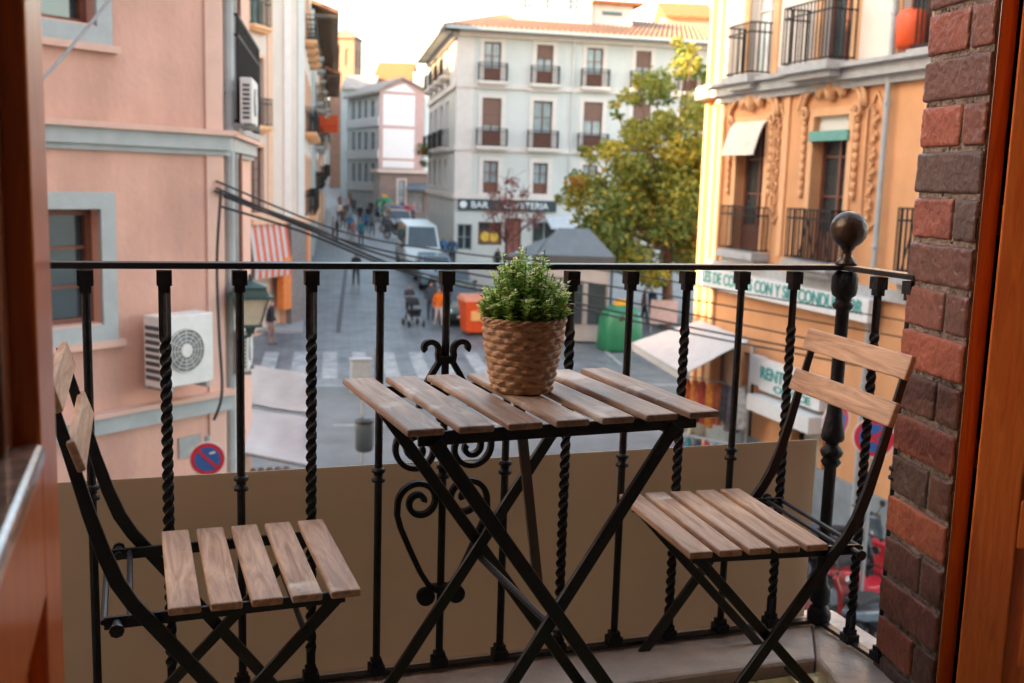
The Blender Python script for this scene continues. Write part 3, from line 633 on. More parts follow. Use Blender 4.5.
# ================================================================== ORANGE BUILDING (right)
Q0 = atD(740, 170, 23.5); OF = Fac(Q0, 1.4)
sE = OF.at(719, 150)[0]; sN = OF.at(1010, 150)[0]
root = prismroot('orange_building', (Q0.x, Q0.y, 0), 'ornate orange and cream corner building on the right with plaster reliefs and iron balconies')
zu = OF.at(830, 74)[1]; zbal = OF.at(780, 256)[1]; OH = 16
wa = op(OF, 736, 764, 124, 247); wb = op(OF, 811, 846, 116, 256); wc = op(OF, 926, 960, 98, 268)
ua = op(OF, 752, 776, -60, 76); ub = op(OF, 826, 856, -80, 66); uc = op(OF, 906, 938, -95, 50)
wa = (wa[0], wa[1], zbal, wa[3]); wb = (wb[0], wb[1], zbal, wb[3]); wc = (wc[0], wc[1], zbal, wb[3]); zub = zu+.14
ua = (ua[0], ua[1], zub, ua[3]); ub = (ub[0], ub[1], zub, ub[3]); uc = (uc[0], uc[1], zub, uc[3])
zs = OF.at(785, 300)[1]
def gop(x0, x1, zb, zt): q = op(OF, x0, x1, 300, 400); return (q[0], q[1], zb, zt)
g1 = gop(713, 738, .4, 3.0); g2 = gop(744, 756, .9, 2.9); g3 = gop(797, 826, .15, 2.9); g4 = gop(830, 842, .9, 2.9)
mb = MB(); OF.wall(mb, sN, sE, 0, zu, [wa, wb, wc, g1, g2, g3, g4], .35, 0); OF.wall(mb, sN, sE, zu, OH, [ua, ub, uc], .3, 1); mb.build('facade', [OCHRE, CREAMO], root)
# sunlit corner pilaster face turning towards the square
OC = Fac(OF.P(sE, 0, 0), 12); Lc = .95
mb = MB(); OC.wall(mb, 0, Lc, 0, zu, [], .2, 0); OC.wall(mb, 0, Lc, zu, OH, [(.25, .68, zub, zub+2.5)], .25, 1); mb.build('corner_facade', [OCHREL, CREAMO], root)
window(OC, root, (.25, .68, zub, zub+2.5), BROWNW, GLASSL, None)
mb = MB()
for a, b in ((.02, .2), (.7, .95)): OC.box(mb, a, b, 0, OH, -.02, .1)
mb.build('corner_pilaster', OCHREL, root)
pE = OC.P(Lc, -.3, 0); body(root, [OF.P(sN,-.36,0), OF.P(sE,-.36,0), pE, pE+Vector((9, 3, 0)), OF.P(sN,-12,0)], 0, OH, OCHRE)
for q, bl, pm in ((wa, .22, GLASSD), (wb, .10, GLASSD), (wc, .0, GLASSL)): window(OF, root, q, BROWNW, pm, OCHREL, tw=.16, cols=2, rows=3, panel=.5, rev=.3)
for q, pm in ((ua, mat('pale curtain glass', (.55,.62,.62), .5)), (ub, GLASSD), (uc, GLASSD)): window(OF, root, q, TRIM if pm is not GLASSD else BROWNW, pm, OCHREL, tw=.22, cols=2, rows=2, rev=.25)
# roller blinds hanging outside
bl1 = MB(); a, b = wa[0]-.08, wa[1]+.1; zt, zb = OF.at(750, 122)[1], OF.at(750, 156)[1]
for i in range(12): t0, t1 = i/12, (i+.9)/12; bl1.hexa([OF.P(a,.05+.3*(t1)**.6,zt+(zb-zt)*t1), OF.P(b,.05+.3*t1**.6,zt+(zb-zt)*t1), OF.P(b,.07+.3*t1**.6,zt+(zb-zt)*t1), OF.P(a,.07+.3*t1**.6,zt+(zb-zt)*t1), OF.P(a,.05+.3*t0**.6,zt+(zb-zt)*t0), OF.P(b,.05+.3*t0**.6,zt+(zb-zt)*t0), OF.P(b,.07+.3*t0**.6,zt+(zb-zt)*t0), OF.P(a,.07+.3*t0**.6,zt+(zb-zt)*t0)])
bl1.build('pale_blind', mat('pale slatted blind', (.66,.60,.52), .8), root)
bl2 = MB(); zt, zm, zb = OF.at(829, 114)[1], OF.at(829, 131)[1], OF.at(829, 141)[1]; OF.box(bl2, wb[0]+.02, wb[1]-.02, zm, zt, -.12, -.08, 0); OF.box(bl2, wb[0]-.05, wb[1]+.05, zb, zm, -.05, .1, 1)
bl2.build('green_blind', [mat('striped blind', (.62,.60,.55), .8, .1, 30), mat('teal valance', (.10,.30,.26), .7)], root)
# main ledge with broken balcony fronts
mb = MB(); OF.box(mb, sN, sE+.1, zu-.18, zu+.02, -.02, .28); OF.box(mb, sN, sE+.1, zu+.02, zu+.1, -.02, .4); OF.box(mb, sN, sE, zu-.32, zu-.18, -.02, .14)
OC.box(mb, 0, Lc, zu-.18, zu+.1, -.02, .35); mb.build('ledge', STONE, root)
def balcony(px0, px1, z, dp, h, diag=False, ym=200):
    O2 = OF.P(0, dp, 0); F2 = Fac(O2, 1.4); a, b = OF.at(px1, ym)[0], F2.at(px0, ym)[0]; mb = MB(); OF.box(mb, a, b, z-.12, z+.04, 0, dp); OF.box(mb, a+.08, b-.08, z-.24, z-.12, 0, dp-.12)
    bl = mb.build('balcony', STONE, root); rail_part(OF, bl, a+.04, b-.04, z+.04, h, dp-.06, gap=.11, diag=diag)
balcony(722, 772, zu+.12, .55, 1.05, ym=60); balcony(778, 858, zu+.12, .65, 1.1, ym=60); balcony(905, 990, zu+.12, .3, 1.1, ym=60)
balcony(717, 771, zbal-.02, .42, .95, ym=225); balcony(783, 852, zbal-.02, .5, .98, True, ym=225); balcony(893, 965, zbal-.02, .4, 1.1, True, ym=225)
# relief ornament
mb = MB()
def arch(q, k):
    c = (q[0]+q[1])/2; w_ = (q[1]-q[0])/2; zt = q[3]
    for rr, ht in ((.50, .75), (.38, .60)):
        pts = []
        for i in range(17):
            t = math.pi*i/16; pts.append(OF.P(c+math.cos(t)*(w_+rr), .07, zt+.12+math.sin(t)*ht))
        mb.tube(pts, .05, 6)
    for sgn in (-1, 1):
        pts = [OF.P(c+sgn*(.12+.10*i+.10*math.sin(i*1.1)), .09, zt+.42+.13*math.cos(i*1.4)+.015*i) for i in range(8)]; mb.tube(pts, .065, 6, scale=[1,1.2,.8,1.1,.9,.8,.6,.4])
        pts = [OF.P(c+sgn*(w_+.28)+math.cos(t)*(.14-t*.012), .09, zt+.05+math.sin(t)*(.14-t*.012)) for t in [i*.6 for i in range(14)]]; mb.tube(pts, .04, 5)
        for i in range(9): z = q[2]+1.2+(zt-q[2]-1.2)*i/9; mb.cbox((0,0,0), (.0001,.0001,.0001)) if 0 else mb.tube([OF.P(c+sgn*(w_+.28),.05,z), OF.P(c+sgn*(w_+.28),.05,z+.17)], .06, 6, scale=[.6,1])
    mb.lathe(OF.P(c, .08, zt+.25), [(.02,0),(.11,.08),(.14,.2),(.09,.34),(.03,.42)], 10)
    for t in range(6): an = t*math.pi/3; mb.tube([OF.P(c,.12,zt+.46), OF.P(c+.2*math.cos(an),.1,zt+.46+.2*math.sin(an))], .05, 6, scale=[1,.6])
for q in (wa, wb): arch(q, 1)
mb.build('arch_relief', OCHREL, root, smooth=True)
for px, yt, yb in ((779.5, 104, 215), (875, 92, 222)):
    mb = MB(); c = OF.at(px, 150)[0]; w_ = .16 if px < 800 else .24; zt, zb = OF.at(px, yt)[1], OF.at(px, yb)[1]
    ol = [OF.P(c-w_,.035,zb), OF.P(c-w_,.035,zt-.3), OF.P(c-w_*.5,.035,zt-.2), OF.P(c,.035,zt), OF.P(c+w_*.5,.035,zt-.2), OF.P(c+w_,.035,zt-.3), OF.P(c+w_,.035,zb), OF.P(c,.035,zb-.18)]
    mb.tube(ol, .028, 5, closed=True)
    n = 22
    for i in range(n):
        z = zb+(zt-.25-zb)*i/n; s_ = w_*.42*math.sin(i*1.9)
        mb.tube([OF.P(c-s_*.4,.04,z), OF.P(c+s_,.06,z+.05), OF.P(c+s_*.6,.05,z+.11)], .04, 5, scale=[.5,1,.5])
    mb.build('pilaster_relief', OCHREL, root, smooth=True)
mb = MB(); c = OF.at(783, 300)[0]
for px in (764.5,):
    a = OF.at(px, 170)[0]; 
    OF.box(mb, a-.9, a-.72, zbal, zu-.3, 0, .05)
a = OF.at(722, 170)[0]; OF.box(mb, a-.1, a+.15, 0, zu-.3, 0, .07); mb.build('pilaster', OCHREL, root)
mb = MB(); s_ = OF.at(889, 150)[0]; mb.tube([OF.P(s_,.12,.2), OF.P(s_,.12,OH)], .05, 8)
for z in (3,5.5,8,9.5): mb.tube([OF.P(s_,.12,z), OF.P(s_,.12,z+.06)], .07, 8)
mb.build('downpipe', BLUEG, root)
mb = MB(); OF.box(mb, sN, sE, 0, 1.1, 0, .06); mb.build('plinth', mat('blue grey plinth', (.22,.26,.28), .8, .15, 3, .2), root)
# lower shop surrounds and parapet over shop
mb = MB(); OF.box(mb, sN, sE, zbal-.5, zbal-.3, 0, .12); mb.build('shop_ledge', STONE, root)
for q, m_, pm in ((g1, BROWNL, mat('brown roller shutter', (.34,.20,.13), .7, .1, 20)), (g2, BLACKS, GLASSD), (g3, BLACKS, mat('pale roller shutter', (.42,.44,.40), .6)), (g4, BLACKS, GLASSD)): window(OF, root, q, m_, pm, None, rows=1, cols=1, rev=.3)
# long shop sign
OS = Fac(OF.P(0,.34,0), 1.4); a, b = OS.at(701, 270)[0], OS.at(868, 310)[0]; zt = OF.at(785, 281)[1]; zb = OF.at(785, 301.5)[1]
mb = MB(); OF.box(mb, b, a, zb, zt, .10, .34); sg = mb.build('shop_sign', WHITEP, root)
put_text('LES DE COCHES CON Y SIN CONDUCTOR', OF, a-.08, b+.15, zb+.13, (zt-zb)*.86, .345, TEAL, sg)
sg2 = empty('projecting_sign', OF.P(OF.at(790,390)[0], 0, 2), 'white car rental sign board with teal letters low on the orange wall', 'sign')
za, zb2 = OF.at(800, 368)[1], OF.at(800, 400)[1]; a, b = OF.at(770, 380)[0], OF.at(832, 390)[0]
mb = MB(); OF.box(mb, b, a, zb2, za, .06, .26); mb.build('board', WHITEP, sg2); put_text('RENT A CAR', OF, a-.06, b+.1, (za+zb2)/2-.06, .36, .27, TEAL, sg2); put_text('OFFICE', OF, a-.6, b+.3, zb2+.06, .2, .27, TEAL, sg2)
mb = MB(); a2 = OF.at(759, 370)[0]; OF.box(mb, a+.03, a2, zb2+.05, za+.02, .06, .22); mb.build('side_box', WHITEP, sg2)
mb = MB(); OF.box(mb, b-.05, a+.05, zb2-.42, zb2-.1, .02, .5); mb.build('lower_board', WHITEP, sg2)
# things on the upper right balcony
c = OF.P(OF.at(917, 36)[0], .12, zub+.05)
mb = MB(); mb.lathe(c, [(.20,0),(.25,.08),(.27,.5),(.22,.62),(.12,.66)], 14); o = mb.build('red_bucket', ORANGEP, org=c, smooth=True); tag(o, 'bright orange red tub standing on the upper right balcony', 'tub')

# ================================================================== ADDED BLOCKS OUT OF SIGHT (placed to shade the street)
block_ = MB(); p = SU*17+SV*-2.6
def hidden(label, d0, d1, v0, v1, H, m=CREAM):
    P = [SU*d0+SV*v0, SU*d1+SV*v0, SU*d1+SV*v1, SU*d0+SV*v1]; rt = prismroot('sun_blocker', (P[0].x, P[0].y, 0), label, 'building')
    mb = MB(); mb.prism([(p.x,p.y) for p in P], 0, H); mb.build('wall', m, rt)
    c = (P[0]+P[2])/2; mb = MB(); c.z = H+1.5; Q = [p+(p-c)*.03 for p in P]
    for p in Q: p.z = H
    for i in range(4): mb.face([Q[i], Q[(i+1)%4], c])
    mb.face(Q); mb.build('roof', TILE, rt); return rt
hidden('unseen narrow block added behind the pink building to shade the orange facade', 17.5, 21.5, -3.6, -2.25, 17.5)  # added blocker: its end sets where sun starts on the orange corner
hidden('unseen tall block added behind the left row to shade the far street', 95, 205, -20, -5.5, 22)  # added out of view to shade the far facades
hidden('unseen block added behind the left row to stop sun through its gaps', 55, 94, -16, -4.0, 16.6)  # added out of view to close sun gaps in the left row
hidden('unseen tall block added far to the left to keep low sun off the ground', 8, 42, -46, -34, 20)  # added out of view so low sun misses the cross road and stall

rt = prismroot('sun_blocker', (-20, 6, 0), 'unseen block added on the far left to keep the sun off the balcony', 'building')  # unseen block added to cut the sun reaching the balcony
mb = MB(); mb.prism([(-24,-4),(-14.5,-4),(-14.5,9),(-24,9)], 0, 13.2); mb.build('wall', PINK, rt); mb = MB(); mb.box((-24.4,-4.4,13.2),(-14.1,9.4,13.5)); mb.build('roof', TILE, rt)
# ================================================================== OWN BUILDING, ROOM AND BALCONY
FZ = 5.33
BR = wood('door frame pine', (.50,.105,.025), (.76,.22,.05), .32, 'Z', coat=.5, bump=.1)
root = empty('balcony_house', (0, 1.5, 0), 'own house wall around the balcony door opening with plastered room behind', 'building')
PLAST = mat('room plaster', (.78,.75,.70), .9, .05, 2); EXT = mat('pale house render', (.66,.56,.48), .9, .1, 3)
mb = MB()
mb.box((-14,1.0,0),(-.42,1.95,17)); mb.box((1.84,1.0,0),(14,1.78,17)); mb.box((-.42,1.0,8.4),(1.84,1.95,17)); mb.box((-.42,1.0,0),(1.84,1.95,5.2)); mb.build('outer_wall', EXT, root)
mb = MB(); mb.box((-2.6,-3.2,5.2),(3.2,-3.0,8.6)); mb.box((-2.8,-3.2,5.2),(-2.6,1.0,8.6)); mb.box((3.2,-3.2,5.2),(3.4,1.0,8.6)); mb.box((-2.8,-3.2,8.6),(3.4,1.0,8.8)); mb.build('room_wall', PLAST, root)
mb = MB(); mb.box((-2.6,-3.0,5.1),(3.2,1.0,5.3)); mb.build('room_floor', mat('pale tiled floor', (.50,.42,.34), .5), root)
mb = MB(); mb.box((-14,-12,0),(-3,1.0,16)); mb.box((3.6,-12,0),(14,1.0,16)); mb.box((-3,-12,0),(3.6,-3.3,16)); mb.box((-3,-3.3,0),(3.6,1.0,5.0)); mb.build('house_mass', EXT, root)
# splayed brick reveal at the right
nearP, farP = Vector((1.617,1.777,0)), Vector((1.66,2.02,0)); ub_ = (farP-nearP).normalized(); nb = Vector((-ub_.y, ub_.x, 0)); Lb = (farP-nearP).length
bw = empty('brick_pier', nearP+Vector((0,0,FZ)), 'rough red brown brick pier at the right edge of the balcony door', 'brick pier')
BRK = []
for i, c in enumerate([(.27,.080,.055),(.145,.062,.048),(.33,.088,.052),(.095,.058,.050),(.21,.075,.055),(.36,.10,.058)]): BRK.append(mat('brick face', c, .42, .22, 18, .35, 60, spec=.7))
MORT = mat('rough mortar', (.24,.19,.16), .95, .35, 30, 1.0, 60)
random.seed(4); mb = MB(); ch = .100; z = 5.1; k = 0
def brick(a, b, z0, z1, mi):
    # gridded hand made face with rounded edges and dents
    ex_ = [0,.0015,.004]; L1_ = b-a; L2_ = z1-z0
    xs = [e/L1_ for e in ex_]+[(.004+(L1_-.008)*i/int(L1_/.005))/L1_ for i in range(1, int(L1_/.005))]+[1-e/L1_ for e in ex_[::-1]]
    ys = [e/L2_ for e in ex_]+[(.004+(L2_-.008)*i/16)/L2_ for i in range(1, 16)]+[1-e/L2_ for e in ex_[::-1]]; n1, n2 = len(xs)-1, len(ys)-1; g = []
    sd = random.random()*50
    for j in range(n2+1):
        row = []
        for i in range(n1+1):
            x, y = xs[i], ys[j]; e = min(x, 1-x)*(b-a); e2 = min(y, 1-y)*(z1-z0)
            d = .010-.006*math.exp(-e/.0016)-.006*math.exp(-e2/.0016)
            d += .0020*noise.noise(Vector((x*(b-a)*28+sd, y*2.4, sd)))-.0030*min(.5, max(0, noise.noise(Vector((x*(b-a)*75+sd, y*8.5, sd+9)))-.12)*4)
            wv = .0009*noise.noise(Vector((x*8+sd, y*3, 3)))
            p = nearP+ub_*(a+(b-a)*x+(wv if i in (0, n1) else 0))+nb*d; row.append(mb.bm.verts.new((p.x, p.y, z0+(z1-z0)*y+wv)))
        g.append(row)
    for j in range(n2):
        for i in range(n1):
            f = mb.bm.faces.new((g[j][i], g[j][i+1], g[j+1][i+1], g[j+1][i])); f.material_index = mi; f.smooth = True
    # far end return
    if b > Lb-.01:
        for j in range(n2):
            A, B = g[j][-1], g[j+1][-1]; C = mb.bm.verts.new(B.co-nb*.12-nb*.0); D = mb.bm.verts.new(A.co-nb*.12); f = mb.bm.faces.new((A, D, C, B)); f.material_index = mi
seq = [1,0,3,2,4,1,5,3,0,1,2,4,1,0,3,2,1,0]
while z < 9:
    q = random.choice(range(6)) if k > 40 else seq[k % len(seq)]
    if k % 2: brick(0.0, .078, z, z+ch-.013, random.choice([1,3,4])); brick(.090, Lb, z, z+ch-.013, q)
    else: brick(.0, Lb+.004, z, z+ch-.013, q)
    z += ch; k += 1
mb.build('brickwork', BRK, bw, recalc=False)
mb = MB(); p = [nearP-nb*.16, nearP+nb*.002, farP+nb*.002-ub_*.006, farP-nb*.16-ub_*.006]; mb.prism([(q.x,q.y) for q in p], 4.8, 9)
for i in range(260):     # crumbly mortar beads in the joints
    zz = 5.1+ch*random.randint(0, 36)-.0065; a = random.random()*Lb; c = nearP+ub_*a+nb*random.uniform(.0,.003)+Vector((0,0,zz+random.uniform(-.004,.004))); mb.lathe(c-Vector((0,0,.003)), [(.001,0),(random.uniform(.003,.006),.003),(.001,.006)], 6)
mb.build('mortar', MORT, bw)

# door frame, right
fr = empty('door_frame', (1.66,1.75,FZ), 'varnished orange pine door frame beside the brick pier', 'door frame')
mb = MB(); a = atY(983,200,1.74); xr = 1.600
mb.prism([(1.552,1.70),(1.596,1.70),(1.622,1.765),(1.612,1.765)], 5.2, 8.45); mb.build('jamb', BR, fr, bevel=.004)
mb = MB(); mb.box((1.6235,1.745,5.2),(1.86,1.772,8.45)); mb.build('rebate', mat('black gap shade', (.012,.007,.005), .8), fr)  # near-black board stands in for the shade in the gap beside the leaf
mb = MB(); mb.box((-.36,1.70,8.36),(1.552,1.765,8.45)); mb.build('head', BR, fr)
mb = MB(); mb.box((1.598,1.702,5.94),(1.606,1.724,6.0)); mb.box((1.598,1.702,6.42),(1.606,1.724,6.48)); mb.build('hinge', mat('brass', (.55,.33,.08), .35, metal=.8), fr)
# right leaf
H = Vector((1.581,1.675,0)); ud = Vector((.707,-.707,0)); nd = Vector((-.707,-.707,0))
lf = empty('right_door_leaf', (1.603,1.675,FZ), 'open varnished pine door leaf with raised panel at the right edge', 'door')
def lbox(mb, a, b, z0, z1, d0, d1): 
    P = lambda s, d, z: Vector((H.x+ud.x*s+nd.x*d, H.y+ud.y*s+nd.y*d, z))
    mb.hexa([P(a,d0,z0),P(b,d0,z0),P(b,d1,z0),P(a,d1,z0),P(a,d0,z1),P(b,d0,z1),P(b,d1,z1),P(a,d1,z1)])
mb = MB(); lbox(mb, 0, .085, 5.36, 8.34, -.02, .02); lbox(mb, .6, .7, 5.36, 8.34, -.02, .02); mb.build('stile', DOORW, lf, bevel=.004)
for z0_, z1_ in ((5.36,5.5),(5.80,5.90),(8.24,8.34)): mb = MB(); lbox(mb, .085, .6, z0_, z1_, -.02, .02); mb.build('rail', DOORW, lf, bevel=.004)
mb = MB(); lbox(mb, .08, .61, 5.49, 5.81, -.006, .006); lbox(mb, .11, .56, 5.55, 5.76, -.014, .014); mb.build('panel', DOORW, lf, bevel=.006); mb = MB(); lbox(mb, .08, .61, 5.895, 7.1, -.007, .007); lbox(mb, .115, .56, 5.95, 7.05, -.015, .015); mb.build('upper_panel', DOORW, lf, bevel=.006)
mb = MB(); lbox(mb, .09, .61, 7.1, 8.25, -.003, .003); mb.build('glass', mat('dark warm glass', (.06,.02,.01), .15), lf)
# left leaf, plane x = -.10
ll = empty('left_door_leaf', (-.10,1.19,FZ), 'open glazed pine door leaf with moulded panel at the left edge', 'door')
for y0_, y1_ in ((1.035,1.19),(.40,.5)): mb = MB(); mb.box((-.14,y0_,5.36),(-.10,y1_,8.34)); mb.build('stile', DOORW, ll, bevel=.004)
zr = atY(10, 480, .9)
for z0_, z1_ in ((6.10,6.225),(5.36,5.5)): mb = MB(); mb.box((-.14,.5,z0_),(-.10,1.035,z1_)); mb.build('rail', DOORW, ll, bevel=.004)
mb = MB(); mb.box((-.165,.5,6.226),(-.097,1.035,6.248)); mb.build('ledge_moulding', mat('glossy highlight varnish', (.50,.33,.25), .15, .5, 30, coat=1), ll, bevel=.006)  # pale base colour stands in for white highlights along the ledge
mb = MB(); mb.box((-.130,.49,5.49),(-.118,1.04,6.105)); mb.box((-.124,.55,5.56),(-.104,.985,6.03)); mb.build('panel', DOORW, ll, bevel=.008)
mb = MB(); mb.box((-.165,.975,6.249),(-.122,1.035,8.34)); mb.build('glazing_bead', DOORD, ll, bevel=.004)
mb = MB(); mb.box((-.160,.5,6.249),(-.152,.975,8.34)); mb.build('glass', mat('dark olive glass', (.035,.028,.014), .25), ll)

# balcony slab, kerb, floor
BY = 2.262; PC = Vector((1.650, 2.262, 0)); PEND = Vector((1.69, 2.02, 0))
bs = empty('balcony_slab', (.6,2.1,FZ), 'worn stone balcony edge with olive yellow floor tiles', 'balcony')
FL = mat('worn olive yellow tile', (.46,.34,.12), .25, .35, 6, .2, 20, col2=(.55,.47,.24))
mb = MB()
for i in range(16):
    for j in range(5): mb.box((-1.45+i*.2+.002, 1.07+j*.2-.0+.002, FZ-.02),(-1.45+(i+1)*.2-.002, 1.07+(j+1)*.2-.002, FZ))
mb.build('floor_tiles', FL, bs, bevel=.002)
KS = mat('worn limestone', (.66,.54,.46), .5, .25, 5, .5, 25, stain=.2)
mb = MB(); mb.prism([(-1.5,2.09),(1.532,2.09),(1.70,2.36),(-1.5,2.36)], FZ-.12, FZ+.028); mb.prism([(1.535,2.09),(1.46,1.80),(1.76,1.80),(1.76,2.34),(1.703,2.36)], FZ-.12, FZ+.027); mb.build('stone_edge', KS, bs, bevel=.01)
mb = MB(); mb.box((-1.5,1.0,FZ-.2),(1.72,2.06,FZ-.025)); mb.build('slab', STONE, bs)
# ================================================================== BALCONY RAILING
S0, SP = -.12677, .14881; RZ = 6.307; BZ = 5.365
rl = empty('balcony_railing', (.7, BY, FZ), 'black wrought iron balcony railing with twisted bars and bronze ball finial', 'railing')
mb = MB(); hp = [(-.0065,-.02),(.0065,-.02),(.0065,.02),(-.0065,.02)]
mb.sweep([(-1.2,BY,RZ),(1.655,BY,RZ)], hp, up=(0,0,1)); mb.build('handrail', BLACKS, rl, bevel=.002)
mb = MB(); mb.sweep([(1.655,BY-.0205,RZ),(1.662,1.99,RZ)], hp, up=(0,0,1)); mb.build('side_handrail', BLACKS, rl, bevel=.002)
mb = MB(); mb.bar((-1.2,BY,BZ+.005),(1.65,BY,BZ+.005),.010,.02,(0,0,1)); mb.bar((1.655,BY-.03,BZ+.005),(1.66,2.0,BZ+.005),.01,.02,(0,0,1)); mb.build('bottom_rail', BLACKS, rl)
SQ = lambda h: [(-h,-h),(h,-h),(h,h),(-h,h)]
def baluster(x, y, kind, dx=0):
    mb = MB(); z0, z1 = BZ, RZ-.006
    mb.cbox((x,y,z1-.020),(.030,.030,.030)); mb.cbox((x,y,z1-.042),(.022,.022,.016))
    mb.cbox((x,y,z0+.016),(.034,.034,.022)); mb.cbox((x,y,z0+.033),(.024,.024,.014))
    if kind == 'T':
        n = 96; pts = [(x,y,z0+.03+(z1-z0-.06)*i/n) for i in range(n+1)]; tw = []
        a = 0
        for i in range(n+1):
            t = i/n; k = 0 if t < .06 or t > .88 else 1; a += k*2*math.pi*9.0/n; tw.append(a)
        mb.sweep(pts, [(-.0088,-.0088),(0,-.0060),(.0088,-.0088),(.0060,0),(.0088,.0088),(0,.0060),(-.0088,.0088),(-.0060,0)], twist=tw, up=(1,0,0))
        mb.build('twisted_baluster', BLACK, rl)
    else:
        mb.tube([(x,y,z0+.02),(x,y,z1-.03)], .0088, 10)
        zz = 5.842; mb.lathe((x,y,zz-.020), [(.0088,0),(.0155,.003),(.0155,.010),(.0105,.013),(.0105,.022),(.0155,.025),(.0155,.032),(.0088,.035)], 14)
        mb.build('baluster', BLACK, rl)
kinds = {0:'P',1:'T',2:'P',3:'T',4:'P',5:'C',6:'P',7:'T',8:'P',9:'T',10:'P',11:'T',-1:'T',-2:'P',-3:'T'}
for i in sorted(kinds):
    if kinds[i] != 'T' or True: baluster(S0+SP*i, BY, 'T' if kinds[i] == 'T' else 'P')
baluster(1.652, 2.122, 'T'); baluster(1.660, 2.015, 'P')
# corner newel
x, y = 1.655, 2.258
mb = MB(); mb.lathe((x,y,FZ+.028), [(.012,0),(.026,.006),(.031,.020),(.031,.034),(.024,.050),(.016,.056),(.020,.060),(.026,.066),(.026,.100),(.022,.108),(.0155,.118),(.0155,.30),(.0155,.43),(.020,.436),(.026,.445),(.020,.455),(.026,.462),(.030,.472),(.024,.482),(.0165,.490),(.0165,.497),(.026,.502),(.030,.510),(.028,.53),(.022,.56),(.0185,.60),(.017,.66),(.0165,.84),(.024,.846),(.027,.855),(.020,.862),(.020,.872),(.030,.880),(.033,.896),(.033,.925),(.028,.935),(.020,.94)], 24)
mb.build('corner_post', BLACK, rl)
mb = MB(); mb.lathe((x,y,RZ+.0068), [(.026,0),(.028,.004),(.020,.012),(.013,.022),(.012,.034),(.018,.042)]+[(.046*math.sin(t), .088-.046*math.cos(t)) for t in [.45+i*.165 for i in range(17)]], 32); mb.build('ball_finial', BRONZE, rl)
# scroll ornament round the middle bar
xc = S0+SP*5
def spiral(cx, cz, r0, r1, t0, t1, n=40):
    return [(cx+(r0+(r1-r0)*i/n)*math.cos(t0+(t1-t0)*i/n), BY-.004, cz+(r0+(r1-r0)*i/n)*math.sin(t0+(t1-t0)*i/n)) for i in range(n+1)]
FP = [(-.0042,-.009),(.0042,-.009),(.0042,.009),(-.0042,.009)]
def scroll(sg, pts, name='scroll'):
    mb = MB(); mb.sweep([(xc+sg*(p[0]), p[1], p[2]) for p in pts], [(-.009,-.0062),(.009,-.0062),(.009,.0062),(-.009,.0062)], up=(0,1,0)); return mb.build(name, BLACK, rl, bevel=.0012)
pi = math.pi
for sg in (-1, 1):
    # upper curls and diverging stems ending in the large volutes
    up = spiral(.040, 6.118, .009, .026, -pi*1.15+pi*2, pi*.15-pi*.25+pi*0, 30)
    curl = spiral(.040, 6.122, .008, .025, -.4, pi+.5, 26)
    stem = [(.012, BY-.004, 6.105), (.016, BY-.004, 6.092), (.034, BY-.004, 6.062), (.050, BY-.004, 6.03), (.060, BY-.004, 5.99), (.066, BY-.004, 5.96)]
    vol = spiral(.062, 5.895, .055, .010, pi*.42, pi*.42-sg*0-pi*3.6, 60)
    scroll(sg, curl+stem[1:-1])
    scroll(sg, vol+[vol[-1]][:0])
    # lower lyre
    c2 = spiral(.055, 5.772, .010, .050, pi*3.0, 0, 60)
    low = [(.106, BY-.004, 5.745), (.098, BY-.004, 5.715), (.075, BY-.004, 5.66), (.050, BY-.004, 5.605), (.030, BY-.004, 5.572), (.012, BY-.004, 5.560)]
    scroll(sg, c2+low)
    mb = MB(); mb.disc((xc+sg*.036, BY-.014, 5.545), (0,1,0), .021, .02, 20); mb.build('scroll_end', BLACK, rl, bevel=.003)
for zc_ in (6.098, 5.965, 5.562): mb = MB(); mb.cbox((xc,BY-.002,zc_),(.034,.026,.017)); mb.build('collar', BLACK, rl, bevel=.002)
# privacy panel
mb = MB(); mb.box((-1.2,2.318,5.352),(1.652,2.322,5.848)); PM = mat('brown translucent panel', (.54,.43,.33), .38, .10, 2.2, .06, 6, stain=.22, col2=(.60,.50,.385)); N_ = PM.node_tree.nodes; T_ = N_.new('ShaderNodeBsdfTranslucent'); T_.inputs[0].default_value = (.62,.50,.38,1); X_ = N_.new('ShaderNodeMixShader'); X_.inputs[0].default_value = .45
PM.node_tree.links.new(N_['Principled BSDF'].outputs[0], X_.inputs[1]); PM.node_tree.links.new(T_.outputs[0], X_.inputs[2]); PM.node_tree.links.new(X_.outputs[0], N_['Material Output'].inputs[0])
o = mb.build('privacy_panel', PM, org=(.2,2.32,5.35), bevel=.001)
tag(o, 'matt brown sheet panel fixed low behind the iron railing', 'panel')

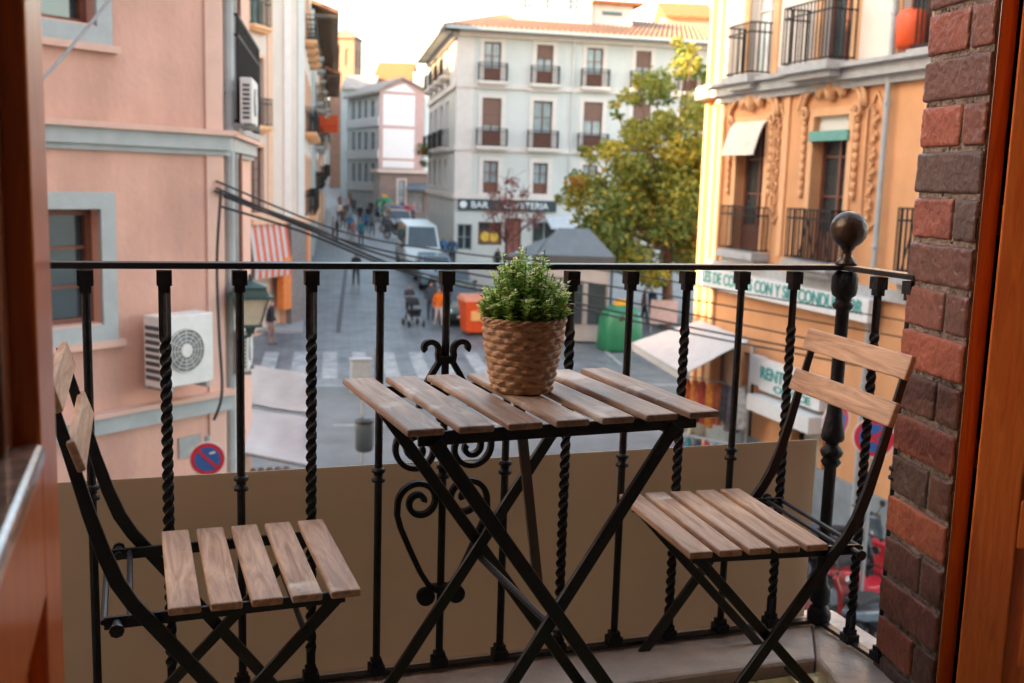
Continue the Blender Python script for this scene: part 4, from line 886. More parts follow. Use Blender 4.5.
# ================================================================== CHAIRS
def chair(label):
    rt = empty('folding_chair', (0,0,0), label, 'chair', 'folding slatted balcony chairs')
    W = .188
    prof_ = [(.055,0),(.37,.435),(.392,.475),(.412,.53),(.432,.60),(.457,.70),(.480,.79),(.487,.822)]
    for sg in (-1, 1):
        mb = MB(); y = sg*W; pts = [(a, y, b) for a, b in prof_]
        mb.sweep(pts, [(-.0055,-.012),(.0055,-.012),(.0055,.012),(-.0055,.012)], up=(0,1,0), scale=[1,1,1.05,1.0,.9,.8,.72,.66]); mb.build('back_leg', BLACKS, rt, bevel=.002)
        y = sg*(W-.016); mb = MB(); mb.sweep([(.030,y,.405),(.405,y,0)], [(-.005,-.011),(.005,-.011),(.005,.011),(-.005,.011)], up=(0,1,0)); mb.build('front_leg', BLACKS, rt, bevel=.002)
        y = sg*(W-.004-.012); mb = MB(); mb.bar((.02,y,.403),(.415,y,.398),.022,.008,(0,0,1)); mb.build('seat_rail', BLACKS, rt, bevel=.001)
        mb = MB(); mb.tube([(.395,sg*(W+.016),.398),(.395,sg*(W-.03),.398)], .008, 10); mb.tube([(.395,sg*(W+.017),.398),(.395,sg*(W+.024),.398)], .012, 8); mb.build('pivot_bolt', BLACKS, rt)
    for nme, p in (('stretcher', (.40,.006)), ('stretcher', (.060,.008)), ('stretcher', (.415,.398)), ('stretcher', (.375,.398)), ('stretcher', (.09,.338))):
        mb = MB(); mb.tube([(p[0],-W+.01,p[1]+.004),(p[0],W-.01,p[1]+.004)], .0055, 8); mb.build(nme, BLACKS, rt)
    for i in range(5):
        x0 = -.002+i*.0665; mb = MB(); mb.box((x0,-.208,.413),(x0+.052,.208,.428)); mb.build('seat_slat', SLAT, rt, bevel=.0035)
    for cx, cz, an in ((.476,.803,16), (.447,.703,18)):
        mb = MB(); Mx = Matrix.Translation((cx,0,cz)) @ Matrix.Rotation(R(an), 4, 'Y')
        mb.cbox((0,0,0), (.014,.42,.054), M=Mx); mb.build('back_slat', SLAT, rt, bevel=.0035)
    return rt
ca = chair('right folding chair with slatted seat standing against the brick pier')
cb = copy_tree(ca); cb['label'] = 'left folding chair with slatted seat standing near the open door leaf'
ca.location = (1.045, 2.05, FZ); ca.rotation_euler.z = R(-4)
cb.location = (.342, 2.025, FZ); cb.rotation_euler.z = R(181); cb.scale.x = 1.05

# ================================================================== TABLE
tb = empty('folding_table', (0,0,0), 'folding balcony table with seven worn brown slats on crossed black legs', 'table'); TZ = .762
for i in range(7):
    x0 = -.299+i*.0888; mb = MB(); mb.box((x0,-.230,TZ-.013),(x0+.065,.230,TZ)); mb.build('table_slat', TSLAT, tb, bevel=.004)
for y in (-.195, .195):
    mb = MB(); mb.bar((-.27,y,TZ-.026),(.27,y,TZ-.026),.024,.006,(0,0,1)); mb.build('top_rail', BLACKS, tb, bevel=.001)
for nme, y in (('leg', -.212), ('leg', .205)):
    mb = MB(); mb.sweep([(-.245,y,TZ-.03),(.275,y,0)], [(-.005,-.0125),(.005,-.0125),(.005,.0125),(-.005,.0125)], up=(0,1,0)); mb.build('leg', BLACKS, tb, bevel=.002)
    y2 = y*.93; mb = MB(); mb.sweep([(.225,y2,TZ-.03),(-.275,y2,0)], [(-.005,-.0125),(.005,-.0125),(.005,.0125),(-.005,.0125)], up=(0,1,0)); mb.build('leg', BLACKS, tb, bevel=.002)
for x, z in ((.262,.03),(-.262,.03),(.22,TZ-.045),(-.23,TZ-.05)):
    mb = MB(); mb.tube([(x,-.2,z),(x,.2,z)], .006, 8); mb.build('stretcher', BLACKS, tb)
mb = MB(); mb.sweep([(0.005,.03,TZ-.02),(.06,.03,.36)], [(-.004,-.010),(.004,-.010),(.004,.010),(-.004,.010)], up=(0,1,0)); mb.build('brace', mat('worn brown steel', (.10,.075,.065), .5), tb)
mb = MB(); mb.tube([(-.0,-.205,.36),(-.0,.2,.36)], .007, 8); mb.build('pivot_rod', BLACKS, tb)
tb.location = (.672, 1.893, FZ); tb.rotation_euler.z = R(3.5)

# ================================================================== POTTED PLANT
pz = FZ+TZ+.001; pp = empty('potted_plant', (.681, 1.925, pz), 'leafy green plant in a woven brown basket on the table', 'potted plant'); random.seed(7)
WK = mat('woven wicker', (.40,.20,.10), .5, .35, 60, .35, 160, col2=(.66,.38,.21), stretch=(1,1,3))
mb = MB(); NT, NR = 26, 10; nth = NT*8; nz = NR*7; Hh = .140; rings = []
c0 = Vector((.681,1.925,pz))
for j in range(nz+1):
    t = j/nz; z = Hh*t; r = .056+.0225*t+.0022*math.sin(t*3.1); row = int(min(NR-1, t*NR)); ph = (t*NR) % 1 if j < nz else 1
    vprof = abs(math.sin(math.pi*ph))**.5
    ring = []
    for i in range(nth):
        th = 2*math.pi*i/nth; wv = math.cos(th*NT/2+math.pi*(row % 2)); sgn_ = 1 if wv > 0 else -1
        d = .0046*vprof*(wv*.5+.5)**.7+.0008*vprof+.0006*noise.noise(Vector((th*30, z*900, 0)))
        dz = 0
        ring.append(mb.bm.verts.new(c0+Vector(((r+d)*math.cos(th), (r+d)*math.sin(th), z+dz))))
    rings.append(ring)
for A, B in zip(rings, rings[1:]):
    for j in range(nth): f = mb.bm.faces.new((A[j], A[(j+1) % nth], B[(j+1) % nth], B[j])); f.smooth = True
mb.bm.faces.new(rings[0][::-1]); mb.build('basket', WK, pp)
mb = MB()
for k in range(2):
    pts = [c0+Vector(((.0795+.002*math.cos(i*.9+k*3.14))*math.cos(2*math.pi*i/90), (.0795+.002*math.cos(i*.9+k*3.14))*math.sin(2*math.pi*i/90), .141+k*.0+.0028*math.sin(i*.9+k*3.14))) for i in range(90)]; mb.tube(pts, .0038, 6, closed=True)
mb.build('basket_rim', WK, pp, smooth=True)
mb = MB(); mb.lathe(c0+Vector((0,0,.105)), [(.068,0),(.070,.006),(.02,.010)], 24); mb.build('soil', mat('dark soil', (.03,.02,.012), .95), pp)
def leafmat(n, c, tr=.35):
    m = mat(n, c, .5, .25, 40); N = m.node_tree.nodes; L = m.node_tree.links; b = N['Principled BSDF']; t = N.new('ShaderNodeBsdfTranslucent'); t.inputs[0].default_value = (min(1,c[0]*1.4), min(1,c[1]*1.4), c[2], 1); mx = N.new('ShaderNodeMixShader'); mx.inputs[0].default_value = tr
    L.new(b.outputs[0], mx.inputs[1]); L.new(t.outputs[0], mx.inputs[2]); L.new(mx.outputs[0], N['Material Output'].inputs[0]); return m
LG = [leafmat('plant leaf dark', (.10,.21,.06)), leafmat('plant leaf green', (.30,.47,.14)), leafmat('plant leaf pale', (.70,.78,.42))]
mb = MB(); st = MB()
for k in range(260):
    th = random.random()*2*math.pi; rr = .070*math.sqrt(random.random()); base = c0+Vector((rr*.8*math.cos(th), rr*.8*math.sin(th), .118))
    lean = rr/.070; top = c0+Vector(((rr*1.22+.006*lean)*math.cos(th), (rr*1.22)*math.sin(th), .118+ (.150-.098*lean**1.8)*random.uniform(.68,1.22)))
    top += Vector((random.gauss(0,.006), random.gauss(0,.006), 0)); n = int(10+8*random.random())
    st.tube([base, base.lerp(top, .5)+Vector((0,0,.004)), top], .0009, 4, mi=0)
    for i in range(n):
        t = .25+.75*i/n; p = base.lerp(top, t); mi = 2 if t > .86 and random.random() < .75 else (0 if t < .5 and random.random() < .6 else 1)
        for sg in (0, 1):
            a = random.random()*6.28+sg*3.14; el = random.uniform(-.2,.85); dv = Vector((math.cos(a)*math.cos(el), math.sin(a)*math.cos(el), math.sin(el))); sd = dv.cross(Vector((0,0,1))).normalized(); L_ = random.uniform(.011,.017)*(1.05-.25*t); wd_ = L_*.40
            m1 = p+dv*L_*.5; up_ = sd.cross(dv)*L_*.12
            v = [mb.bm.verts.new(q) for q in (p, m1+sd*wd_+up_, p+dv*L_, m1-sd*wd_+up_, m1)]
            for q in ((0,4,1),(1,4,2),(2,4,3),(3,4,0)): f = mb.bm.faces.new([v[x] for x in q]); f.material_index = mi
mb.build('foliage', LG, pp, recalc=False); st.build('stems', LG[0], pp)
# ================================================================== CABLES
def catmull(P, n=8):
    out = []
    for i in range(len(P)-1):
        p0, p1, p2, p3 = P[max(i-1,0)], P[i], P[i+1], P[min(i+2,len(P)-1)]
        for k in range(n):
            t = k/n; out.append(.5*((2*p1)+(p2-p0)*t+(2*p0-5*p1+4*p2-p3)*t*t+(3*p1-p0-3*p2+p3)*t**3))
    return out+[P[-1]]
CB = mat('black rubber cable', (.012,.013,.016), .6)
def cable(pts, r, label, d0=11.9, d1=18.5, x0=215, x1=930, grp='overhead street cables', m=CB):
    P = [atD(x, y, d0+(d1-d0)*(x-x0)/(x1-x0)) for x, y in pts]
    mb = MB(); mb.tube(catmull(P), r, 6); o = mb.build('overhead_cable', m, org=P[0], smooth=True); tag(o, label, 'cable', grp)
cable([(216,181),(344,232),(453,252),(574,266),(700,286),(911,322),(935,327)], .012, 'uppermost thin cable of the bundle crossing above the others')
cable([(216,188),(344,240),(456,264),(563,279),(700,301),(911,339),(935,344)], .013, 'second thin cable down in the street crossing bundle')
cable([(215,191),(303,223),(398,259),(563,290),(700,316),(870,352),(930,364)], .014, 'middle cable of the bundle passing over the sloping stall awning')
cable([(215,193),(303,227),(388,263),(456,281),(575,303),(684,326),(787,346),(930,372)], .016, 'thick black cable with clips just above the lowest cable', d0=12)
cable([(216,205),(303,232),(390,267),(456,285),(575,308),(684,332),(787,352),(930,379)], .015, 'lowest thick black cable of the street crossing bundle', d0=12)
cable([(20,100),(60,60),(113,-4),(140,-34)], .018, 'single grey cable slanting across the upper pink facade', 9.2, 10, 20, 140, None, GREYP)
cable([(221,190),(217,260),(219,330),(222,392),(214,420)], .016, 'black cable hanging down the corner of the pink building', 11.8, 11.8)

# ================================================================== NO PARKING SIGNS
def nosign(c, r, pole, label, cross, facing=None):
    c = Vector(c); n = (CAM-c); n.z = 0; n.normalize(); n = (Matrix.Rotation(R(facing or 0), 3, 'Z') @ n)
    X = Vector((0,0,1)).cross(n); Zz = Vector((0,0,1)); g = gz(c.x, c.y)
    rt = empty('no_parking_sign', (c.x, c.y, g), label, 'road sign', 'round no parking signs')
    mb = MB(); mb.disc(c-n*.01, n, r, .012, 36); b = mb.build('plate', WHITEP, rt)
    mb = MB(); mb.disc(c+n*.003, n, r*.93, .004, 36); mb.build('red_ring', REDP, b)
    mb = MB(); mb.disc(c+n*.008, n, r*.70, .004, 36); mb.build('blue_field', BLUEP, b)
    mb = MB()
    for k, s in enumerate((1, -1) if cross else (1,)):
        dv = (X*-.707*s+Zz*.707); mb.bar(c+n*(.0145+.002*k)-dv*r*.74, c+n*(.0145+.002*k)+dv*r*.74, r*.17, .004, dv.cross(n))
    mb.build('red_bar', REDP, b)
    if not cross: 
        mb = MB(); mb.bar(c+n*.016+X*r*.12+Zz*r*.33, c+n*.016+X*r*.42+Zz*r*.40, r*.10, .004, Zz); mb.build('white_arrow', WHITEP, b)
    mb = MB(); q = c-n*.05
    if pole: mb.tube([(q.x,q.y,g), (q.x,q.y,c.z+r+.05)], .03, 10)
    else: mb.bar(c-n*.012, c-n*.35, .04, .04, Zz)
    mb.build('pole', GREYP, rt)
nosign(atD(207.5, 459, 11.0), .185, True, 'blue round sign with a single red slash in front of the pink facade', False)
nosign(atD(874, 438, 16), .31, True, 'blue round sign with red cross on a pole before the orange wall', True)
nosign(atD(836, 421, 16.6), .30, True, 'blue round sign half hidden behind the black corner post', True, 48)

# ================================================================== LANTERN
LC = atD(250, 300, 12.4); LGREEN = mat('dark green lantern paint', (.03,.075,.07), .45)
lt = empty('street_lantern', LC, 'green street lantern with cream glass bracketed from the pink building corner', 'street lamp')
k = 12.4/FPX; sq = lambda h, z: [Vector((LC.x+sx*h, LC.y+sy*h, z)) for sx, sy in ((-1,-1),(1,-1),(1,1),(-1,1))]
def frus(mb, h0, z0, h1, z1): mb.hexa(sq(h0, LC.z+z0)+sq(h1, LC.z+z1))
mb = MB(); frus(mb, .11, -.28, .19, .03); mb.build('glass', mat('cream lantern glass', (.62,.56,.44), .4), lt)
mb = MB(); frus(mb, .25, .03, .25, .06); frus(mb, .20, .06, .17, .16); frus(mb, .20, .16, .05, .22); frus(mb, .03, .22, .02, .30); frus(mb, .13, -.31, .13, -.28); frus(mb, .04, -.40, .06, -.31)
for (a, b) in zip(sq(.112, LC.z-.28), sq(.193, LC.z+.03)): mb.tube([a, b], .012, 4)
mb.build('cap', LGREEN, lt)
mb = MB(); wp = PS.P(.9, .02, LC.z-.5); lo = LC-Vector((0,0,.42)); mb.tube([wp, wp.lerp(lo, .5)-Vector((0,0,.05)), lo], .018, 8)
cc = wp.lerp(lo, .45)-Vector((0,0,.14)); dv = (lo-wp).normalized()
mb.tube([cc+dv*(.10-.004*i)*math.cos(i*.45)+Vector((0,0,(.10-.004*i)*math.sin(i*.45))) for i in range(20)], .012, 6); mb.tube([wp+Vector((0,0,.1)), wp-Vector((0,0,.45))], .02, 6)
mb.build('bracket', BLACKS, lt)

# ================================================================== WHITE AWNING (left, below)
aw = empty('shop_awning', atZ(248, 410, 2.7), 'broad white two panel shop awning below the lantern on the left', 'awning')
P = {k_: atZ(*v) for k_, v in dict(a=(248,364,2.9), b=(309,374,2.9), c=(243,403,2.75), d=(311,413,2.75), e=(236,452,2.55), f=(313,467,2.55)).items()}
def drape(mb, a, b, c, d, sag=.10, n=14, th=.02):
    G = [[None]*(n+1) for _ in range(n+1)]; a, b, c, d = map(Vector, (a, b, c, d))
    for side in (0, 1):
        for j in range(n+1):
            for i in range(n+1):
                u, v = i/n, j/n; p = a.lerp(b, u).lerp(d.lerp(c, u), v); w_ = -sag*math.sin(math.pi*u)*math.sin(math.pi*v)+.012*math.sin(u*17+v*5)*math.sin(math.pi*v)+.015*noise.noise(Vector((u*5, v*5, a.x)))
                G[j][i] = mb.bm.verts.new(p+Vector((0, 0, w_-side*th)))
        for j in range(n):
            for i in range(n): f = mb.bm.faces.new((G[j][i], G[j][i+1], G[j+1][i+1], G[j+1][i])); f.smooth = True
mb = MB(); drape(mb, P['a'],P['b'],P['d'],P['c']); mb.build('upper_panel', CANVAS, aw, recalc=False)
mb = MB(); g_ = Vector((0,-.06,-.06)); drape(mb, P['c']+g_,P['d']+g_,P['f'],P['e'], .14); mb.build('lower_panel', CANVASG, aw, recalc=False)
mb = MB(); mb.tube([P['a'],P['c'],P['e']], .025, 6); mb.tube([P['b'],P['d'],P['f']], .025, 6); mb.tube([P['e'],P['f']], .025, 6); mb.build('frame', GREYP, aw)
mb = MB()
for q in ('b','f'): mb.tube([P[q], (P[q].x, P[q].y, 0)], .025, 6)
mb.build('support_post', GREYP, aw)
# brown goods under the awning edge
for k_, (x, y, m_, lab) in enumerate(((262, 472, BROWNL, 'brown wooden crate under the white awning front edge'),)):
    c = atZ(x, y, 1.9); mb = MB()
    for i in range(6): mb.box((c.x-.3+i*.13,c.y-.25,1.3),(c.x-.3+i*.13+.09,c.y+.25,1.9))
    mb.box((c.x-.32,c.y-.27,1.2),(c.x+.5,c.y+.27,1.3)); mb.box((c.x-.3,c.y-.2,0),(c.x-.22,c.y+.2,1.2)); mb.box((c.x+.4,c.y-.2,0),(c.x+.48,c.y+.2,1.2)); o = mb.build('slatted_stand', BROWNL, org=(c.x,c.y,0)); tag(o, 'brown slatted wooden stand under the front edge of white awning', 'stand')

# ================================================================== STALL WITH CLOTHES (right)
sa = empty('stall_awning', atZ(700, 350, 2.8), 'cream sloping awning over the clothes stall below the shop sign', 'awning')
A_, B_, C_, D_ = atZ(631,343,2.75), atZ(683,374,2.55), atZ(750,340,3.35), atZ(700,320,3.35)
mb = MB(); drape(mb, A_, B_, C_, D_, .12)
mb.sheet([B_+Vector((0,0,.0)), A_, A_-Vector((-.02,.02,.16)), B_-Vector((-.02,.02,.16))], .012); mb.build('canopy', CANVAS, sa)
mb = MB()
for q in (A_, B_): mb.tube([q, (q.x,q.y,gz(q.x,q.y))], .025, 6)
mb.tube([A_,B_], .02, 6); mb.build('support_post', GREYP, sa)
pl_ = atG(752, 470); pt_ = atZ(752, 350, 3.0); mb = MB(); mb.tube([(pt_.x,pt_.y,0),(pt_.x,pt_.y,3.1)], .04, 8); mb.tube([(pt_.x,pt_.y,0),(pt_.x,pt_.y,.08)], .12, 10); o = mb.build('stall_post', WHITEP, org=(pt_.x,pt_.y,0)); tag(o, 'white post at the right end of the clothes stall', 'post')
rk = atD(700, 390, 23.2); rA, rB = atD(684, 384, 23.6), atD(746, 380, 22.6); rA.z = rB.z = 2.3
rr_ = empty('clothes_rack', (rA.x, rA.y, .1), 'metal rail carrying garments under the cream stall awning', 'clothes rack')
mb = MB(); mb.tube([rA, rB], .018, 6); mb.build('rail', CHROME, rr_); 
for q in (rA, rB): mb = MB(); mb.tube([q, (q.x,q.y,0)], .018, 6); mb.tube([(q.x-.3,q.y,.05),(q.x+.3,q.y,.05)], .018, 6); mb.build('upright', CHROME, rr_)
gm = [((.45,.10,.03),'rust orange scarf with long fringe',.95,.20),((.55,.16,.05),'orange patterned shawl',1.1,.30),((.35,.05,.04),'dark red dress',1.2,.28),((.60,.22,.05),'amber knitted wrap',1.0,.26),((.30,.07,.03),'brown red poncho',.9,.30),((.05,.05,.06),'black jacket',.8,.34),((.12,.11,.12),'charcoal coat',1.0,.34),((.50,.50,.48),'off white shirt',.9,.30)]
def garment(c, dv, col, lab, L_, W_, grp='garments hanging at the clothes stall', seed=0):
    m = mat('fabric '+lab.split()[0], col, .9, .45, 9, .4, 20); rt = MB(); nx, nz_ = 12, 10; n = Vector((-dv.y, dv.x, 0)); fr = []
    for side in (1, -1):
        g = []
        for j in range(nz_+1):
            t = j/nz_; wv = W_*(.5+.5*min(1, t*4))*(1 if t > .25 else 1.0); row = []
            for i in range(nx+1):
                s = (i/nx-.5)*wv; d = .05*side*math.sin(math.pi*i/nx)*(1-.2*t)+.03*math.sin(i*1.7+seed)*t
                row.append(rt.bm.verts.new(c+dv*s+n*d-Vector((0,0,.06+L_*t))))
            g.append(row)
        for j in range(nz_):
            for i in range(nx): f = rt.bm.faces.new((g[j][i], g[j][i+1], g[j+1][i+1], g[j+1][i])); f.smooth = True
    rt.tube([c+Vector((0,0,.02)), c+Vector((.0,0,-.03)), c+dv*W_*.25-Vector((0,0,.07))], .006, 4)
    o = rt.build('garment', m, org=c-Vector((0,0,L_)), recalc=False); tag(o, lab, 'garment', grp)
dvr = (rB-rA).normalized()
where = ['hanging at the left end of the stall rail','second from the left on the stall rail','third from the left on the stall rail','in the middle of the stall rail','just right of the middle of the stall rail','high up beside the white stall post','third from the right end of the stall rail','at the right end of the stall rail']
for i, (c_, lab, L_, W_) in enumerate(gm): garment(rA.lerp(rB, (i+.5)/8), dvr, c_, lab+' '+where[i], L_, W_*1.05, seed=i)
r2A, r2B = atD(676, 418, 22.2), atD(742, 420, 21.2); r2A.z = r2B.z = 1.35
gm2 = [((.55,.03,.12),'bright pink blouse'),((.02,.20,.25),'teal long skirt'),((.04,.06,.12),'navy trousers'),((.45,.04,.06),'red printed top'),((.05,.25,.42),'sky blue cardigan'),((.55,.18,.30),'rose pink dress'),((.42,.44,.46),'pale grey tunic')]
r2 = empty('clothes_rack', (r2A.x, r2A.y, 0), 'low front rail of bright clothes in front of the stall', 'clothes rack')
mb = MB(); mb.tube([r2A, r2B], .018, 6); mb.build('rail', CHROME, r2)
for q in (r2A, r2B): mb = MB(); mb.tube([q, (q.x,q.y,0)], .018, 6); mb.build('upright', CHROME, r2)
for i, (c_, lab) in enumerate(gm2): garment(r2A.lerp(r2B, (i+.5)/7), (r2B-r2A).normalized(), c_, lab+' on the low front rail of the stall', 1.05, .26, seed=i+20)
bt = atD(645, 452, 21.5); bt.z = .85
for i, (c_, lab) in enumerate((((.5,.03,.08),'folded pink cloth on the low table left of the stall'),((.75,.70,.68),'folded white cloth on the low table left of the stall'))):
    mb = MB(); c = bt+Vector((i*.5, 0, 0)); mb.box((c.x,c.y,.85),(c.x+.42,c.y+.3,.93)); mb.box((c.x+.02,c.y+.02,.93),(c.x+.38,c.y+.28,.99)); mb.box((c.x+.03,c.y+.02,.99),(c.x+.4,c.y+.27,1.05)); o = mb.build('folded_cloth', mat('cloth '+str(i), c_, .9, .4, 14), org=c, bevel=.02); tag(o, lab, 'cloth')
mb = MB(); c = bt; mb.box((c.x-.1,c.y-.1,.80),(c.x+1.3,c.y+.5,.85)); 
for sx in (-.05, 1.2):
    for sy in (-.05, .42): mb.box((c.x+sx,c.y+sy,0),(c.x+sx+.05,c.y+sy+.05,.8))
o = mb.build('display_table', GREYP, org=(c.x,c.y,0)); tag(o, 'low grey display table with folded cloths left of the clothes stall', 'table')

# ================================================================== PEOPLE
PEOPLE = {}
def person_mesh(kind):
    if kind in PEOPLE: return PEOPLE[kind]
    me = bpy.data.meshes.new('person'); st_ = {'stand': .07, 'walk': .24, 'push': .2}[kind]; arm = kind == 'push'
    J = dict(pel=((0,0,.95),.135), wa=((0,0,1.08),.125), ch=((0,-.01,1.28),.155), nk=((0,-.01,1.44),.065), nk2=((0,-.02,1.50),.055), hd=((0,-.035,1.58),.088), ht=((0,-.03,1.66),.080),
      hL=((.09,0,.90),.098), kL=((.10,-st_*.6,.50),.066), aL=((.10,-st_*.7,.10),.045), tL=((.10,-st_*.7-.15,.04),.036),
      hR=((-.09,0,.90),.098), kR=((-.10,st_*.1,.50),.066), aR=((-.10,st_*.95,.12),.045), tR=((-.10,st_*.95-.13,.04),.036),
      sL=((.17,0,1.38),.068), eL=((.23,.02 if not arm else -.05,1.12),.048), wL=((.21,-.12 if not arm else -.30,.90 if not arm else 1.04),.034), fL=((.20,-.16 if not arm else -.38,.82 if not arm else 1.03),.036),
      sR=((-.17,0,1.38),.068), eR=((-.23,.06 if not arm else -.05,1.12),.048), wR=((-.22,.08 if not arm else -.30,.88 if not arm else 1.04),.034), fR=((-.21,.09 if not arm else -.38,.80 if not arm else 1.03),.036),
      ns=((0,-.135,1.585),.016))
    E_ = 'pel-wa wa-ch ch-nk nk-nk2 nk2-hd hd-ht pel-hL hL-kL kL-aL aL-tL pel-hR hR-kR kR-aR aR-tR ch-sL sL-eL eL-wL wL-fL ch-sR sR-eR eR-wR wR-fR hd-ns'.split()
    ks = list(J); me.from_pydata([J[k_][0] for k_ in ks], [(ks.index(e.split('-')[0]), ks.index(e.split('-')[1])) for e in E_], [])
    o = bpy.data.objects.new('t', me); sc.collection.objects.link(o); sk = o.modifiers.new('s', 'SKIN'); o.modifiers.new('u', 'SUBSURF').levels = 2; o.modifiers['u'].render_levels = 2
    for i, k_ in enumerate(ks): me.skin_vertices[0].data[i].radius = (J[k_][1], J[k_][1]); me.skin_vertices[0].data[i].use_root = (i == 0)
    dg = bpy.context.evaluated_depsgraph_get(); dg.update(); m2 = bpy.data.meshes.new_from_object(o.evaluated_get(dg)); bpy.data.objects.remove(o)
    for i in range(5): m2.materials.append(None)
    for p_ in m2.polygons:
        c = p_.center; p_.use_smooth = True
        if c.z > 1.47: mi = 3 if (c.z > 1.63 or (c.y > -.01 and c.z > 1.5)) else 2
        elif (abs(c.x) > .17 and c.z < .93 and c.z > .7 and not arm) or (arm and c.y < -.30 and c.z > .9): mi = 2
        elif c.z > .88: mi = 0
        elif c.z > .09: mi = 1
        else: mi = 4
        p_.material_index = mi
    PEOPLE[kind] = m2; return m2
HAIRD = mat('dark hair', (.03,.02,.015), .6); HAIRR = mat('auburn hair', (.22,.08,.03), .6); SHOE = mat('dark shoe', (.03,.03,.03), .6); CAPW = mat('white cap', (.72,.70,.68), .7); CM = {}
def cloth(c):
    if c not in CM: CM[c] = mat('cloth', c, .9, .2, 12)
    return CM[c]
def person(px, py, h_, rot, top, leg, label, kind='walk', hair=None, at=None, grp='people in the street'):
    p = at or atG(px, py); o = bpy.data.objects.new('person', person_mesh(kind)); sc.collection.objects.link(o); o.location = p; o.rotation_euler.z = R(rot); o.scale = (h_/1.74,)*3
    for s_, m in zip(o.material_slots, (cloth(top), cloth(leg), SKIN, hair or HAIRD, SHOE)): s_.link = 'OBJECT'; s_.material = m
    o['org'] = p; tag(o, label, 'person', grp); return o
DK, NV, BL, BK = (.04,.045,.05), (.03,.05,.09), (.02,.15,.32), (.015,.015,.02)
person(409, 321, 1.62, 0, DK, BK, 'auburn haired person in dark jacket pushing a black pushchair', 'push', HAIRR)
person(438.5, 327, 1.68, 10, (.85,.16,.01), (.50,.42,.40), 'person in bright orange jacket and pale trousers near the kerb', 'walk')
person(430.5, 321, 1.74, -15, (.05,.06,.075), NV, 'person in dark grey coat left of the orange jacket', 'walk')
person(447, 322, 1.66, 20, (.12,.07,.10), DK, 'person in plum coat just right of the orange jacket', 'stand')
person(356, 286, 1.70, 180, BK, BK, 'lone walker dressed in black in the middle of the street')
person(361, 246, 1.74, 175, (.02,.20,.25), NV, 'walker with teal blue jacket at the front of the crowd')
person(366, 234, 1.70, 170, BL, NV, 'walker in bright blue jacket at the right of the crowd')
person(350, 236, 1.66, 185, (.03,.22,.38), DK, 'walker in sky blue jacket at the left of the crowd')
person(353, 243, 1.60, 175, (.50,.22,.22), (.45,.30,.28), 'walker in salmon pink top low in the crowd')
person(360, 226, 1.76, 5, BK, DK, 'person in black with a white cap in the crowd', 'walk', CAPW)
person(371, 219, 1.72, 5, BK, BK, 'dark dressed person behind the blue jackets')
person(347, 214, 1.70, 0, (.35,.28,.28), DK, 'distant walker in dusty grey top with white cap', 'walk', CAPW)
person(340, 211, 1.68, 0, (.38,.15,.12), DK, 'distant walker in brick red top')
person(354, 215, 1.70, 0, DK, BK, 'distant dark walker between two white caps')
person(337, 243, 1.76, 90, BK, BK, 'tall figure in black by the left house wall', 'stand')
person(333, 240, 1.66, 80, (.40,.38,.36), DK, 'figure in pale top by the left house wall', 'stand')
person(382, 216, 1.72, 0, BK, (.02,.16,.09), 'dark figure beside the green bin')
person(393, 222, 1.65, 0, (.30,.27,.29), DK, 'distant figure in grey by the parked motorbikes', 'stand')
person(407, 222, 1.68, 0, (.42,.04,.05), DK, 'distant figure in dark red behind the van', 'stand')
person(413, 220, 1.68, 0, (.42,.22,.24), NV, 'distant figure in pink behind the van', 'stand')
person(443, 266, 1.70, 10, (.04,.13,.25), NV, 'person in blue jacket right of the white van', 'walk')
person(452, 268, 1.76, -10, (.02,.06,.12), BK, 'person in navy coat at the corner right of the van', 'walk')
person(497, 279, 1.72, 30, BK, BK, 'person in black before the bar window', 'stand')
person(506, 277, 1.50, -60, (.05,.05,.07), DK, 'small dark figure by the kiosk canopy', 'stand')
person(643, 325, 1.72, 60, (.10,.05,.05), BK, 'dark coated person left of the plaza tree', 'walk')
person(651, 322, 1.62, -60, (.05,.07,.12), BK, 'navy coated person close to the plaza tree trunk', 'walk')
person(271, 345, 1.70, 60, BK, (.25,.16,.14), 'person in black top standing in front of granite pillar', 'stand')
w_ = atD(697, 420, 22.8); w_.z = .02
o = person(0, 0, 1.68, 190, (.42,.36,.25), (.10,.10,.12), 'dark haired woman in beige coat browsing the clothes stall', 'stand', at=w_)
w_ = atD(688, 420, 23.6); w_.z = .02
person(0, 0, 1.66, 200, (.48,.48,.46), DK, 'person in pale grey top at the left of the clothes stall', 'stand', at=w_)

random.seed(21)
_tops = [('charcoal',DK),('navy',NV),('black',BK),('brown',(.12,.07,.05)),('dark green',(.03,.09,.06)),('wine red',(.20,.03,.05)),('slate blue',(.05,.10,.17)),('tan',(.30,.20,.13)),('grey',(.18,.19,.20)),('cream',(.55,.50,.44)),('mustard',(.45,.26,.05)),('purple',(.12,.05,.14))]
_where = [(345,222,'at the left edge of the crowd'),(375,210,'near the far green bottle bank'),(368,226,'just behind the bright blue jacket'),(343,229,'left of the sky blue jacket'),(356,205,'at the far end of the street'),(364,208,'beside the farthest walkers'),(378,222,'at the right of the crowd'),(350,207,'among the farthest walkers on the left'),(372,236,'to the right of the teal jacket'),(339,222,'close to the left shopfronts'),(388,226,'between crowd and parked scooters'),(402,217,'far behind the parked dark car')]
for (nm_, c_), (x_, y_, wl_) in zip(_tops, _where): person(x_, y_, random.uniform(1.6,1.8), random.choice((0,180,170,10)), c_, random.choice((DK,NV,BK)), 'distant walker in %s clothes %s' % (nm_, wl_), random.choice(('walk','stand')))
